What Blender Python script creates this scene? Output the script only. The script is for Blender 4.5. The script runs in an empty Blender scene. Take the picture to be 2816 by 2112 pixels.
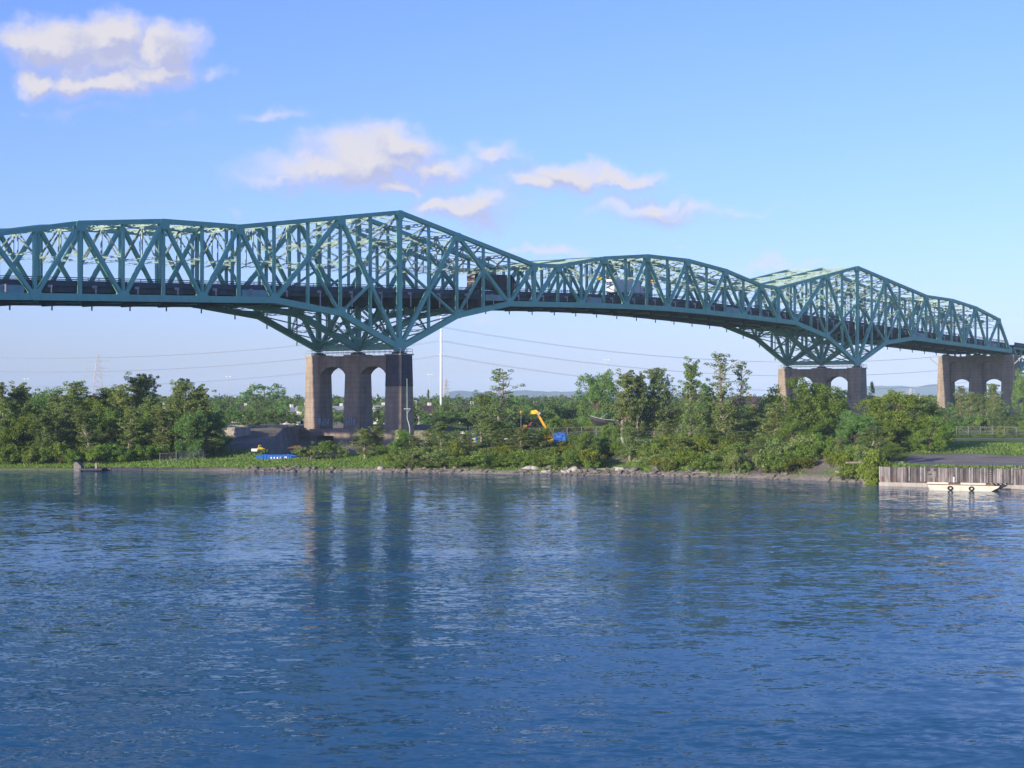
import bpy, math, random
import numpy as np
from mathutils import Vector, Matrix

random.seed(7)
RNG = np.random.default_rng(11)
SC = bpy.context.scene
COL = SC.collection
rad = math.radians

# ------------------------------------------------------------------ camera
CAM_H, FPX, CXP, HYP = 13.0, 5000.0, 1408.0, 1103.0     # eye height, focal length (photo px), centre column, horizon row
cam_d = bpy.data.cameras.new('camera')
cam_d.sensor_width = 36.0
cam_d.lens = 36.0 * FPX / 2816.0
cam_d.clip_start, cam_d.clip_end = 1.0, 40000.0
cam = bpy.data.objects.new('camera', cam_d)
COL.objects.link(cam)
cam.location = (0, 0, CAM_H)
cam.rotation_euler = (rad(90) + math.atan((HYP - 1056.0) / FPX), 0, 0)
SC.camera = cam

# ------------------------------------------------------------------ bridge axis, sun
TH = rad(38.69)
DX, DY = math.sin(TH), math.cos(TH)            # along the bridge, away from the camera
TX, TY = -math.cos(TH), math.sin(TH)           # across the bridge, away from the camera
SUN_EL, SUN_AZ = rad(13.6), rad(1.0)          # height; turn from the bridge axis towards the far side
sun_dir = Vector((-DX, -DY, 0)) * math.cos(SUN_AZ) + Vector((TX, TY, 0)) * math.sin(SUN_AZ)
sun_dir = sun_dir * math.cos(SUN_EL) + Vector((0, 0, math.sin(SUN_EL)))
sun_d = bpy.data.lights.new('sun', 'SUN')
sun_d.energy = 3.5
sun_d.angle = rad(0.55)
sun_d.color = (1.0, 0.90, 0.76)
sun = bpy.data.objects.new('sun', sun_d)
COL.objects.link(sun)
sun.rotation_euler = sun_dir.to_track_quat('Z', 'Y').to_euler()

# ------------------------------------------------------------------ world
W = bpy.data.worlds.new('World')
SC.world = W
W.use_nodes = True
nt = W.node_tree
nt.nodes.clear()
N, L = nt.nodes, nt.links
out = N.new('ShaderNodeOutputWorld')
bg = N.new('ShaderNodeBackground')
bg.inputs['Strength'].default_value = 0.088
L.new(bg.outputs[0], out.inputs[0])
sky = N.new('ShaderNodeTexSky')
sky.sky_type = 'NISHITA'
sky.sun_disc = False
sky.sun_elevation = SUN_EL
sky.sun_rotation = math.atan2(sun_dir.x, sun_dir.y)
sky.altitude = 20
sky.air_density, sky.dust_density, sky.ozone_density = 1.0, 0.6, 2.6
tc = N.new('ShaderNodeTexCoord')


def wm(op, a, b=None, c=None, nodes=None):
    nd = N.new('ShaderNodeMath')
    nd.operation = op
    for i, v in enumerate((a, b, c)):
        if v is None:
            continue
        if isinstance(v, (int, float)):
            nd.inputs[i].default_value = v
        else:
            L.new(v, nd.inputs[i])
    return nd.outputs[0]


def wv(op, a, b=None):
    nd = N.new('ShaderNodeVectorMath')
    nd.operation = op
    for i, v in enumerate((a, b)):
        if v is None:
            continue
        if isinstance(v, tuple):
            nd.inputs[i].default_value = v
        else:
            L.new(v, nd.inputs[i])
    return nd.outputs['Value'] if op in ('LENGTH', 'DOT_PRODUCT') else nd.outputs['Vector']


def wnoise(vec, scale, detail, rough=0.55):
    nd = N.new('ShaderNodeTexNoise')
    nd.inputs['Scale'].default_value = scale
    nd.inputs['Detail'].default_value = detail
    nd.inputs['Roughness'].default_value = rough
    L.new(vec, nd.inputs['Vector'])
    return nd


sep = N.new('ShaderNodeSeparateXYZ')
L.new(tc.outputs['Generated'], sep.inputs[0])
ay = wm('MAXIMUM', sep.outputs['Y'], 0.05)
uu = wm('DIVIDE', sep.outputs['X'], ay)
vv = wm('DIVIDE', sep.outputs['Z'], ay)
cmb = N.new('ShaderNodeCombineXYZ')
L.new(uu, cmb.inputs[0])
L.new(vv, cmb.inputs[1])
uv = cmb.outputs[0]
nz1 = wnoise(uv, 34.0, 7.0, 0.58)
off = wv('MULTIPLY', wv('SUBTRACT', nz1.outputs['Color'], (0.5, 0.5, 0.5)), (0.050, 0.034, 0.0))
uvd = wv('ADD', uv, off)
# clouds: centre (photo px), half width, half height, weight
CLOUDS = [
    (150, 118, 170, 74, 1.0), (300, 108, 165, 72, 1.0), (455, 138, 115, 84, 1.0), (110, 220, 90, 46, 0.95), (270, 225, 190, 50, 0.95), (440, 200, 150, 48, 0.9),
    (60, 120, 90, 50, 0.8), (600, 205, 60, 26, 0.38), (300, 150, 240, 90, 0.8), (210, 300, 220, 22, 0.25), (470, 340, 90, 22, 0.22), (50, 303, 34, 20, 0.3),
    (740, 316, 105, 28, 0.46), (1010, 440, 210, 92, 0.92), (1080, 400, 130, 62, 0.9), (900, 460, 260, 58, 0.75), (760, 482, 150, 30, 0.55),
    (1090, 505, 120, 36, 0.8), (1200, 460, 170, 52, 0.7), (1350, 430, 100, 36, 0.7), (1560, 480, 150, 46, 0.95), (1490, 505, 130, 36, 0.9), (1700, 485, 150, 34, 0.8),
    (1290, 560, 150, 46, 0.85), (1330, 590, 110, 34, 0.6), (1230, 555, 90, 34, 0.8), (1770, 565, 140, 50, 0.75), (1850, 590, 210, 30, 0.55), (2010, 588, 150, 18, 0.4),
    (1520, 672, 110, 20, 0.6), (1400, 676, 90, 16, 0.4), (2120, 728, 150, 22, 0.45), (2230, 718, 90, 14, 0.35), (640, 570, 40, 22, 0.2), (1860, 666, 40, 14, 0.3),
    (1330, 880, 60, 18, 0.32), (1290, 905, 60, 12, 0.25), (860, 300, 60, 14, 0.1), (2080, 730, 70, 14, 0.3),
]


def cloud_field(p):
    field = None
    for (px, py, a, b, w) in CLOUDS:
        c = ((px - CXP) / FPX, (HYP - py) / FPX, 0.0)
        d = wv('LENGTH', wv('MULTIPLY', wv('SUBTRACT', p, c), (FPX / (a * 1.36), FPX / (b * 1.33), 0.0)))
        f = wm('MULTIPLY', wm('SUBTRACT', 1.0, d), w)
        field = f if field is None else wm('MAXIMUM', field, f)
    nz = wnoise(p, 55.0, 8.0, 0.58)
    return wm('ADD', field, wm('MULTIPLY', wm('SUBTRACT', nz.outputs['Fac'], 0.5), 0.46))


dens = cloud_field(uvd)
dens2 = cloud_field(wv('ADD', uvd, (-0.0034, 0.0070, 0.0)))
mr = N.new('ShaderNodeMapRange')
mr.interpolation_type = 'SMOOTHSTEP'
L.new(dens, mr.inputs['Value'])
mr.inputs['From Min'].default_value = 0.03
mr.inputs['From Max'].default_value = 0.72
mr.inputs['To Max'].default_value = 0.97
front = wm('GREATER_THAN', sep.outputs['Y'], 0.06)
cmask = wm('MULTIPLY', mr.outputs[0], front)
lit = wm('ADD', wm('MULTIPLY', wm('SUBTRACT', dens, dens2), 1.25), wm('MULTIPLY', wnoise(wv('ADD', uv, (3.1, 0.012, 0.0)), 40.0, 4.0, 0.5).outputs['Fac'], 0.75))
cr = N.new('ShaderNodeValToRGB')
cr.color_ramp.elements[0].position = 0.20
cr.color_ramp.elements[0].color = (0.54, 0.57, 0.81, 1)
cr.color_ramp.elements[1].position = 0.66
cr.color_ramp.elements[1].color = (0.83, 0.80, 0.85, 1)
L.new(lit, cr.inputs[0])
cscale = N.new('ShaderNodeVectorMath')
cscale.operation = 'SCALE'
L.new(cr.outputs[0], cscale.inputs[0])
cscale.inputs['Scale'].default_value = 6.0
tint = N.new('ShaderNodeMix')
tint.data_type = 'RGBA'
tint.blend_type = 'MULTIPLY'
tint.inputs['Factor'].default_value = 1.0
L.new(sky.outputs[0], tint.inputs['A'])
tint.inputs['B'].default_value = (0.79, 0.88, 1.62, 1)
SKY_TINT = tint
mx = N.new('ShaderNodeMix')
mx.data_type = 'RGBA'
L.new(cmask, mx.inputs['Factor'])
L.new(tint.outputs['Result'], mx.inputs['A'])
L.new(cscale.outputs[0], mx.inputs['B'])
L.new(mx.outputs['Result'], bg.inputs['Color'])

# ------------------------------------------------------------------ render settings
SC.view_settings.view_transform = 'Standard'
SC.view_settings.look = 'None'
SC.view_settings.exposure = 0.85
SC.view_settings.gamma = 1.0
SC.view_settings.use_curve_mapping = False
SC.render.engine = 'CYCLES'
SC.cycles.use_denoising = True
SC.cycles.max_bounces = 6
SC.cycles.diffuse_bounces = 3
SC.cycles.glossy_bounces = 2
SC.cycles.transmission_bounces = 2
SC.cycles.transparent_max_bounces = 4
SC.cycles.volume_bounces = 0
SC.cycles.caustics_reflective = False
SC.cycles.caustics_refractive = False
SC.render.film_transparent = False


# ================================================================== helpers
def P(px, Y, py=None, z=None):
    """World point for a photo column px at depth Y; height from a photo row py or given z."""
    X = (px - CXP) / FPX * Y
    if z is None:
        z = CAM_H + (HYP - py) / FPX * Y
    return Vector((X, Y, z))


def material(name, c1, c2=None, rough=0.75, scale=1.0, detail=4.0, bump=0.0, bscale=None, spec=0.3, metal=0.0, lo=0.35, hi=0.65, coord='Object', stretch=(1, 1, 1), rnd=0.0):
    m = bpy.data.materials.new(name)
    m.use_nodes = True
    n, l = m.node_tree.nodes, m.node_tree.links
    b = n['Principled BSDF']
    b.inputs['Roughness'].default_value = rough
    b.inputs['Metallic'].default_value = metal
    b.inputs['Specular IOR Level'].default_value = spec
    if c2 is None:
        c2 = tuple(min(1, v * 1.25) for v in c1)
    t = n.new('ShaderNodeTexCoord')
    mp = n.new('ShaderNodeMapping')
    mp.inputs['Scale'].default_value = stretch
    if coord == 'World':
        g = n.new('ShaderNodeNewGeometry')
        l.new(g.outputs['Position'], mp.inputs[0])
    else:
        l.new(t.outputs[coord], mp.inputs[0])
    nz = n.new('ShaderNodeTexNoise')
    nz.inputs['Scale'].default_value = scale
    nz.inputs['Detail'].default_value = detail
    nz.inputs['Roughness'].default_value = 0.6
    l.new(mp.outputs[0], nz.inputs['Vector'])
    r = n.new('ShaderNodeValToRGB')
    r.color_ramp.elements[0].position = lo
    r.color_ramp.elements[0].color = (*c1, 1)
    r.color_ramp.elements[1].position = hi
    r.color_ramp.elements[1].color = (*c2, 1)
    l.new(nz.outputs['Fac'], r.inputs[0])
    col = r.outputs[0]
    if rnd > 0:
        oi = n.new('ShaderNodeObjectInfo')
        hs = n.new('ShaderNodeHueSaturation')
        mrr = n.new('ShaderNodeMapRange')
        l.new(oi.outputs['Random'], mrr.inputs[0])
        mrr.inputs['To Min'].default_value = 1.0 - rnd
        mrr.inputs['To Max'].default_value = 1.0 + rnd
        l.new(mrr.outputs[0], hs.inputs['Value'])
        l.new(col, hs.inputs['Color'])
        col = hs.outputs[0]
    l.new(col, b.inputs['Base Color'])
    if bump > 0:
        nb = n.new('ShaderNodeTexNoise')
        nb.inputs['Scale'].default_value = bscale or scale * 4
        nb.inputs['Detail'].default_value = 5.0
        l.new(mp.outputs[0], nb.inputs['Vector'])
        bp = n.new('ShaderNodeBump')
        bp.inputs['Strength'].default_value = bump
        bp.inputs['Distance'].default_value = 0.2
        l.new(nb.outputs['Fac'], bp.inputs['Height'])
        l.new(bp.outputs[0], b.inputs['Normal'])
    return m


BOXF = [(0, 3, 2, 1), (4, 5, 6, 7), (0, 1, 5, 4), (1, 2, 6, 5), (2, 3, 7, 6), (3, 0, 4, 7)]


class MB:
    """Collects simple solids and links them as one mesh object."""

    def __init__(s):
        s.v, s.f = [], []

    def pts(s, verts, faces):
        o = len(s.v)
        s.v += [tuple(p) for p in verts]
        s.f += [tuple(i + o for i in f) for f in faces]
        return s

    def box(s, c, d, rot=None):
        x, y, z = (k / 2 for k in d)
        vs = [Vector(p) for p in ((-x, -y, -z), (x, -y, -z), (x, y, -z), (-x, y, -z), (-x, -y, z), (x, -y, z), (x, y, z), (-x, y, z))]
        if rot is not None:
            vs = [rot @ p for p in vs]
        c = Vector(c)
        return s.pts([p + c for p in vs], BOXF)

    def bar(s, p, q, w, h, up=(0, 0, 1)):
        p, q = Vector(p), Vector(q)
        a = (q - p)
        ln = a.length
        if ln < 1e-6:
            return s
        a /= ln
        up = Vector(up)
        sx = a.cross(up)
        if sx.length < 1e-4:
            sx = a.cross(Vector((1, 0, 0)))
        sx.normalize()
        sy = sx.cross(a)
        vs = []
        for e in (p, q):
            for (i, j) in ((-1, -1), (1, -1), (1, 1), (-1, 1)):
                vs.append(e + sx * (i * w / 2) + sy * (j * h / 2))
        return s.pts(vs, [(0, 1, 2, 3), (7, 6, 5, 4), (0, 4, 5, 1), (1, 5, 6, 2), (2, 6, 7, 3), (3, 7, 4, 0)])

    def tube(s, path, radii, n=6, cap=True):
        path = [Vector(p) for p in path]
        if isinstance(radii, (int, float)):
            radii = [radii] * len(path)
        o = len(s.v)
        prev = None
        for i, p in enumerate(path):
            a = path[min(i + 1, len(path) - 1)] - path[max(i - 1, 0)]
            a = a.normalized() if a.length > 1e-9 else Vector((0, 0, 1))
            ref = Vector((0, 0, 1)) if abs(a.z) < 0.9 else Vector((1, 0, 0))
            x = a.cross(ref).normalized()
            y = a.cross(x)
            for k in range(n):
                t = 2 * math.pi * k / n
                s.v.append(tuple(p + (x * math.cos(t) + y * math.sin(t)) * radii[i]))
        for i in range(len(path) - 1):
            for k in range(n):
                a0, b0 = o + i * n + k, o + i * n + (k + 1) % n
                s.f.append((a0, a0 + n, b0 + n, b0))
        if cap:
            s.f.append(tuple(o + k for k in range(n)))
            s.f.append(tuple(o + (len(path) - 1) * n + k for k in reversed(range(n))))
        return s

    def prism(s, poly, axis_o, ax, ay, az, depth):
        """Polygon (2D list) in the ax/ay plane at axis_o, pushed along az by depth."""
        o = len(s.v)
        ax, ay, az, axis_o = Vector(ax), Vector(ay), Vector(az), Vector(axis_o)
        n = len(poly)
        for k in (0, 1):
            for (a, b) in poly:
                s.v.append(tuple(axis_o + ax * a + ay * b + az * (depth * k)))
        s.f.append(tuple(o + i for i in reversed(range(n))))
        s.f.append(tuple(o + n + i for i in range(n)))
        for i in range(n):
            j = (i + 1) % n
            s.f.append((o + i, o + j, o + n + j, o + n + i))
        return s

    def mesh(s, name, mat):
        me = bpy.data.meshes.new(name)
        me.from_pydata(s.v, [], s.f)
        if mat:
            me.materials.append(mat)
        me.update()
        return me

    def build(s, name, mat, parent=None, smooth=False):
        me = s.mesh(name, mat)
        if smooth:
            for p in me.polygons:
                p.use_smooth = True
        o = bpy.data.objects.new(name, me)
        COL.objects.link(o)
        if parent is not None:
            attach(o, parent)
        return o


def world_loc(o):
    m = Matrix.Identity(4)
    while o is not None:
        m = o.matrix_basis if o.parent is None else o.matrix_parent_inverse @ o.matrix_basis
        break
    return m


def chain_matrix(o):
    if o.parent is None:
        return o.matrix_basis.copy()
    return chain_matrix(o.parent) @ o.matrix_parent_inverse @ o.matrix_basis


def attach(o, parent):
    """Parent keeping the coordinates given in world space."""
    o.parent = parent
    o.matrix_parent_inverse = chain_matrix(parent).inverted()


def tag(o, label=None, cat=None, group=None, kind=None):
    if label:
        o['label'] = label
    if cat:
        o['category'] = cat
    if group:
        o['group'] = group
    if kind:
        o['kind'] = kind
    return o


def empty(name, loc, label, cat, group=None, rz=0.0):
    o = bpy.data.objects.new(name, None)
    o.empty_display_size = 0.5
    COL.objects.link(o)
    o.location = loc
    o.rotation_euler = (0, 0, rz)
    return tag(o, label, cat, group)


def inst(name, me, mtx, parent=None):
    o = bpy.data.objects.new(name, me)
    COL.objects.link(o)
    o.matrix_basis = mtx
    if parent is not None:
        attach(o, parent)
    return o


def copy_tree(o, parent=None, mtx=None):
    c = o.copy()
    COL.objects.link(c)
    if parent is not None:
        c.parent = parent
    for ch in list(o.children):
        copy_tree(ch, c)
    return c


def arr_mesh(name, verts, quads, mat, smooth=False):
    me = bpy.data.meshes.new(name)
    nv, nf = len(verts), len(quads)
    me.vertices.add(nv)
    me.vertices.foreach_set('co', np.asarray(verts, np.float32).ravel())
    k = quads.shape[1]
    me.loops.add(nf * k)
    me.loops.foreach_set('vertex_index', np.asarray(quads, np.int32).ravel())
    me.polygons.add(nf)
    me.polygons.foreach_set('loop_start', np.arange(0, nf * k, k, dtype=np.int32))
    if smooth:
        me.polygons.foreach_set('use_smooth', np.ones(nf, bool))
    me.materials.append(mat)
    me.update()
    me.validate()
    return me


# ================================================================== materials
M = {}
M['teal'] = material('teal_bridge_paint', (0.18, 0.45, 0.345), (0.235, 0.52, 0.41), rough=0.55, scale=0.35, coord='World', spec=0.35, lo=0.3, hi=0.7)
def worn(m, rust, amount=0.62):
    n, l = m.node_tree.nodes, m.node_tree.links
    b = n['Principled BSDF']
    src = b.inputs['Base Color'].links[0].from_socket
    g = n.new('ShaderNodeNewGeometry')
    mp = n.new('ShaderNodeMapping')
    mp.inputs['Scale'].default_value = (1, 1, 0.35)
    l.new(g.outputs['Position'], mp.inputs[0])
    z = n.new('ShaderNodeTexNoise')
    z.inputs['Scale'].default_value = 1.1
    z.inputs['Detail'].default_value = 6
    z.inputs['Roughness'].default_value = 0.7
    l.new(mp.outputs[0], z.inputs['Vector'])
    r = n.new('ShaderNodeMapRange')
    l.new(z.outputs['Fac'], r.inputs[0])
    r.inputs['From Min'].default_value = amount
    r.inputs['From Max'].default_value = amount + 0.12
    r.inputs['To Max'].default_value = 0.75
    x = n.new('ShaderNodeMix')
    x.data_type = 'RGBA'
    l.new(r.outputs[0], x.inputs['Factor'])
    l.new(src, x.inputs['A'])
    x.inputs['B'].default_value = (*rust, 1)
    l.new(x.outputs['Result'], b.inputs['Base Color'])


worn(M['teal'], (0.20, 0.17, 0.12))
M['pale_teal'] = material('pale_sunlit_green_paint', (0.29, 0.41, 0.33), (0.40, 0.50, 0.39), rough=0.6, scale=0.5, coord='World', spec=0.3)  # paler copy of the bridge teal, sunlight on the bracing put into its colour
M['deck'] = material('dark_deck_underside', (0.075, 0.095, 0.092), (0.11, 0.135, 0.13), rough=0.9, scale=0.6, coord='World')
M['barrier'] = material('blue_grey_barrier', (0.05, 0.075, 0.09), (0.07, 0.10, 0.12), rough=0.6, scale=0.8, coord='World')
M['pipe'] = material('rusty_pale_pipe', (0.30, 0.26, 0.26), (0.42, 0.38, 0.38), rough=0.7, scale=2.0, coord='World')
M['galv'] = material('galvanised_steel', (0.38, 0.40, 0.42), (0.5, 0.52, 0.54), rough=0.5, scale=3.0, metal=0.3)
M['white_paint'] = material('white_paint', (0.72, 0.72, 0.70), (0.80, 0.80, 0.79), rough=0.45, scale=1.5)
M['wire'] = material('dark_cable', (0.26, 0.27, 0.30), (0.32, 0.33, 0.36), rough=0.6)
M['pylon'] = material('pale_pylon_steel', (0.40, 0.38, 0.38), (0.5, 0.47, 0.46), rough=0.7)


def concrete_mat(name, c1, c2, course=1.15):
    """Board-marked concrete: casting courses as narrow grooves, streaks running down, blotches."""
    m = bpy.data.materials.new(name)
    m.use_nodes = True
    n, l = m.node_tree.nodes, m.node_tree.links
    b = n['Principled BSDF']
    b.inputs['Roughness'].default_value = 0.9
    b.inputs['Specular IOR Level'].default_value = 0.2
    g = n.new('ShaderNodeNewGeometry')

    def noise(scale, detail, st):
        mp = n.new('ShaderNodeMapping')
        mp.inputs['Scale'].default_value = st
        l.new(g.outputs['Position'], mp.inputs[0])
        z = n.new('ShaderNodeTexNoise')
        z.inputs['Scale'].default_value = scale
        z.inputs['Detail'].default_value = detail
        z.inputs['Roughness'].default_value = 0.62
        l.new(mp.outputs[0], z.inputs['Vector'])
        return z.outputs['Fac']
    blot = noise(0.35, 5, (1, 1, 1))
    streak = noise(0.9, 4, (1, 1, 0.07))
    fine = noise(4.0, 3, (1, 1, 1))
    add = n.new('ShaderNodeMath')
    add.operation = 'ADD'
    l.new(blot, add.inputs[0])
    l.new(streak, add.inputs[1])
    add2 = n.new('ShaderNodeMath')
    add2.operation = 'MULTIPLY_ADD'
    l.new(fine, add2.inputs[0])
    add2.inputs[1].default_value = 0.4
    l.new(add.outputs[0], add2.inputs[2])
    r = n.new('ShaderNodeValToRGB')
    r.color_ramp.elements[0].position = 0.46
    r.color_ramp.elements[0].color = (*c1, 1)
    r.color_ramp.elements[1].position = 0.70
    r.color_ramp.elements[1].color = (*c2, 1)
    half = n.new('ShaderNodeMath')
    half.operation = 'MULTIPLY'
    half.inputs[1].default_value = 0.5
    l.new(add2.outputs[0], half.inputs[0])
    l.new(half.outputs[0], r.inputs[0])
    # courses
    sx = n.new('ShaderNodeSeparateXYZ')
    l.new(g.outputs['Position'], sx.inputs[0])
    md = n.new('ShaderNodeMath')
    md.operation = 'PINGPONG'
    l.new(sx.outputs['Z'], md.inputs[0])
    md.inputs[1].default_value = course / 2
    lt = n.new('ShaderNodeMapRange')
    l.new(md.outputs[0], lt.inputs[0])
    lt.inputs['From Min'].default_value = 0.0
    lt.inputs['From Max'].default_value = 0.12
    lt.inputs['To Min'].default_value = 0.78
    lt.inputs['To Max'].default_value = 1.0
    mm = n.new('ShaderNodeMix')
    mm.data_type = 'RGBA'
    mm.blend_type = 'MULTIPLY'
    mm.inputs['Factor'].default_value = 1.0
    l.new(r.outputs[0], mm.inputs['A'])
    l.new(lt.outputs[0], mm.inputs['B'])
    l.new(mm.outputs['Result'], b.inputs['Base Color'])
    bp = n.new('ShaderNodeBump')
    bp.inputs['Strength'].default_value = 0.4
    bp.inputs['Distance'].default_value = 0.15
    l.new(fine, bp.inputs['Height'])
    l.new(bp.outputs[0], b.inputs['Normal'])
    return m


M['concrete'] = concrete_mat('brown_weathered_concrete', (0.215, 0.172, 0.13), (0.36, 0.288, 0.215))
M['concrete_dark'] = concrete_mat('dark_coated_concrete', (0.055, 0.055, 0.07), (0.09, 0.085, 0.10), 1.6)
M['concrete_pale'] = concrete_mat('pale_concrete', (0.26, 0.23, 0.19), (0.42, 0.38, 0.32), 3.0)


def leaf_mat(name, c1, c2, c3, transl=0.45, rnd=0.18):
    m = bpy.data.materials.new(name)
    m.use_nodes = True
    n, l = m.node_tree.nodes, m.node_tree.links
    n.clear()
    o = n.new('ShaderNodeOutputMaterial')
    g = n.new('ShaderNodeNewGeometry')
    z = n.new('ShaderNodeTexNoise')
    z.inputs['Scale'].default_value = 0.55
    z.inputs['Detail'].default_value = 3
    l.new(g.outputs['Position'], z.inputs['Vector'])
    z2 = n.new('ShaderNodeTexNoise')
    z2.inputs['Scale'].default_value = 5.0
    z2.inputs['Detail'].default_value = 1
    l.new(g.outputs['Position'], z2.inputs['Vector'])
    ad = n.new('ShaderNodeMath')
    ad.operation = 'MULTIPLY_ADD'
    l.new(z2.outputs['Fac'], ad.inputs[0])
    ad.inputs[1].default_value = 0.8
    l.new(z.outputs['Fac'], ad.inputs[2])
    hf = n.new('ShaderNodeMath')
    hf.operation = 'MULTIPLY'
    hf.inputs[1].default_value = 0.555
    l.new(ad.outputs[0], hf.inputs[0])
    r = n.new('ShaderNodeValToRGB')
    e = r.color_ramp.elements
    e[0].position, e[0].color = 0.36, (*c1, 1)
    e[1].position, e[1].color = 0.66, (*c3, 1)
    x = e.new(0.5)
    x.color = (*c2, 1)
    l.new(hf.outputs[0], r.inputs[0])
    oi = n.new('ShaderNodeObjectInfo')
    hs = n.new('ShaderNodeHueSaturation')
    mr_ = n.new('ShaderNodeMapRange')
    l.new(oi.outputs['Random'], mr_.inputs[0])
    mr_.inputs['To Min'].default_value = 1 - rnd
    mr_.inputs['To Max'].default_value = 1 + rnd
    l.new(mr_.outputs[0], hs.inputs['Value'])
    mh = n.new('ShaderNodeMapRange')
    fr = n.new('ShaderNodeMath')
    fr.operation = 'FRACT'
    f7 = n.new('ShaderNodeMath')
    f7.operation = 'MULTIPLY'
    f7.inputs[1].default_value = 7.31
    l.new(oi.outputs['Random'], f7.inputs[0])
    l.new(f7.outputs[0], fr.inputs[0])
    l.new(fr.outputs[0], mh.inputs[0])
    mh.inputs['To Min'].default_value = 0.485
    mh.inputs['To Max'].default_value = 0.52
    l.new(mh.outputs[0], hs.inputs['Hue'])
    l.new(r.outputs[0], hs.inputs['Color'])
    df = n.new('ShaderNodeBsdfDiffuse')
    tr = n.new('ShaderNodeBsdfTranslucent')
    l.new(hs.outputs[0], df.inputs[0])
    l.new(hs.outputs[0], tr.inputs[0])
    ms = n.new('ShaderNodeMixShader')
    ms.inputs[0].default_value = transl
    l.new(df.outputs[0], ms.inputs[1])
    l.new(tr.outputs[0], ms.inputs[2])
    gl = n.new('ShaderNodeBsdfGlossy')
    gl.inputs['Roughness'].default_value = 0.45
    gl.inputs['Color'].default_value = (1, 1, 1, 1)
    m2 = n.new('ShaderNodeMixShader')
    m2.inputs[0].default_value = 0.015
    l.new(ms.outputs[0], m2.inputs[1])
    l.new(gl.outputs[0], m2.inputs[2])
    l.new(m2.outputs[0], o.inputs[0])
    return m


M['leaf_poplar'] = leaf_mat('grey_green_poplar_leaves', (0.134, 0.207, 0.049), (0.255, 0.333, 0.087), (0.403, 0.456, 0.159))
M['leaf_dark'] = leaf_mat('dark_green_leaves', (0.100, 0.202, 0.054), (0.200, 0.331, 0.084), (0.338, 0.459, 0.119))
M['leaf_olive'] = leaf_mat('olive_green_leaves', (0.112, 0.179, 0.028), (0.202, 0.288, 0.042), (0.313, 0.396, 0.077))
M['leaf_bush'] = leaf_mat('bush_leaves', (0.108, 0.200, 0.032), (0.215, 0.327, 0.051), (0.368, 0.456, 0.082))
M['leaf_yellow'] = leaf_mat('yellow_green_leaves', (0.147, 0.191, 0.018), (0.241, 0.287, 0.029), (0.332, 0.364, 0.039))
M['leaf_far'] = leaf_mat('distant_leaves', (0.089, 0.148, 0.048), (0.146, 0.216, 0.065), (0.236, 0.299, 0.088))
M['bark'] = material('pale_bark', (0.20, 0.17, 0.13), (0.33, 0.29, 0.23), rough=0.9, scale=2.0, stretch=(1, 1, 0.25))
M['bark_dark'] = material('dark_bark', (0.07, 0.055, 0.04), (0.13, 0.105, 0.08), rough=0.9, scale=2.0)

# ================================================================== terrain
SHORE = [(-4000, 420), (-600, 400), (-200, 362), (-96, 342), (-66, 339), (-38, 335), (-14, 329), (-0.5, 325), (16, 319), (31, 312.5), (46, 302), (56, 291), (58, 281), (75.3, 270.5), (95, 259), (150, 232), (300, 190), (4000, 150)]
_sx = np.array([p[0] for p in SHORE], float)
_sy = np.array([p[1] for p in SHORE], float)


def sstep(a, b, x):
    t = np.clip((np.asarray(x, float) - a) / (b - a), 0, 1)
    return t * t * (3 - 2 * t)


def vnoise(X, Y, s, seed=0):
    """Cheap smooth value noise."""
    X = np.asarray(X, float) / s
    Y = np.asarray(Y, float) / s
    xi, yi = np.floor(X), np.floor(Y)
    fx, fy = X - xi, Y - yi
    fx, fy = fx * fx * (3 - 2 * fx), fy * fy * (3 - 2 * fy)

    def h(a, b):
        v = np.sin(a * 127.1 + b * 311.7 + seed * 74.7) * 43758.5453
        return v - np.floor(v)
    return (h(xi, yi) * (1 - fx) + h(xi + 1, yi) * fx) * (1 - fy) + (h(xi, yi + 1) * (1 - fx) + h(xi + 1, yi + 1) * fx) * fy


def shore(X):
    return np.interp(X, _sx, _sy)


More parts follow.
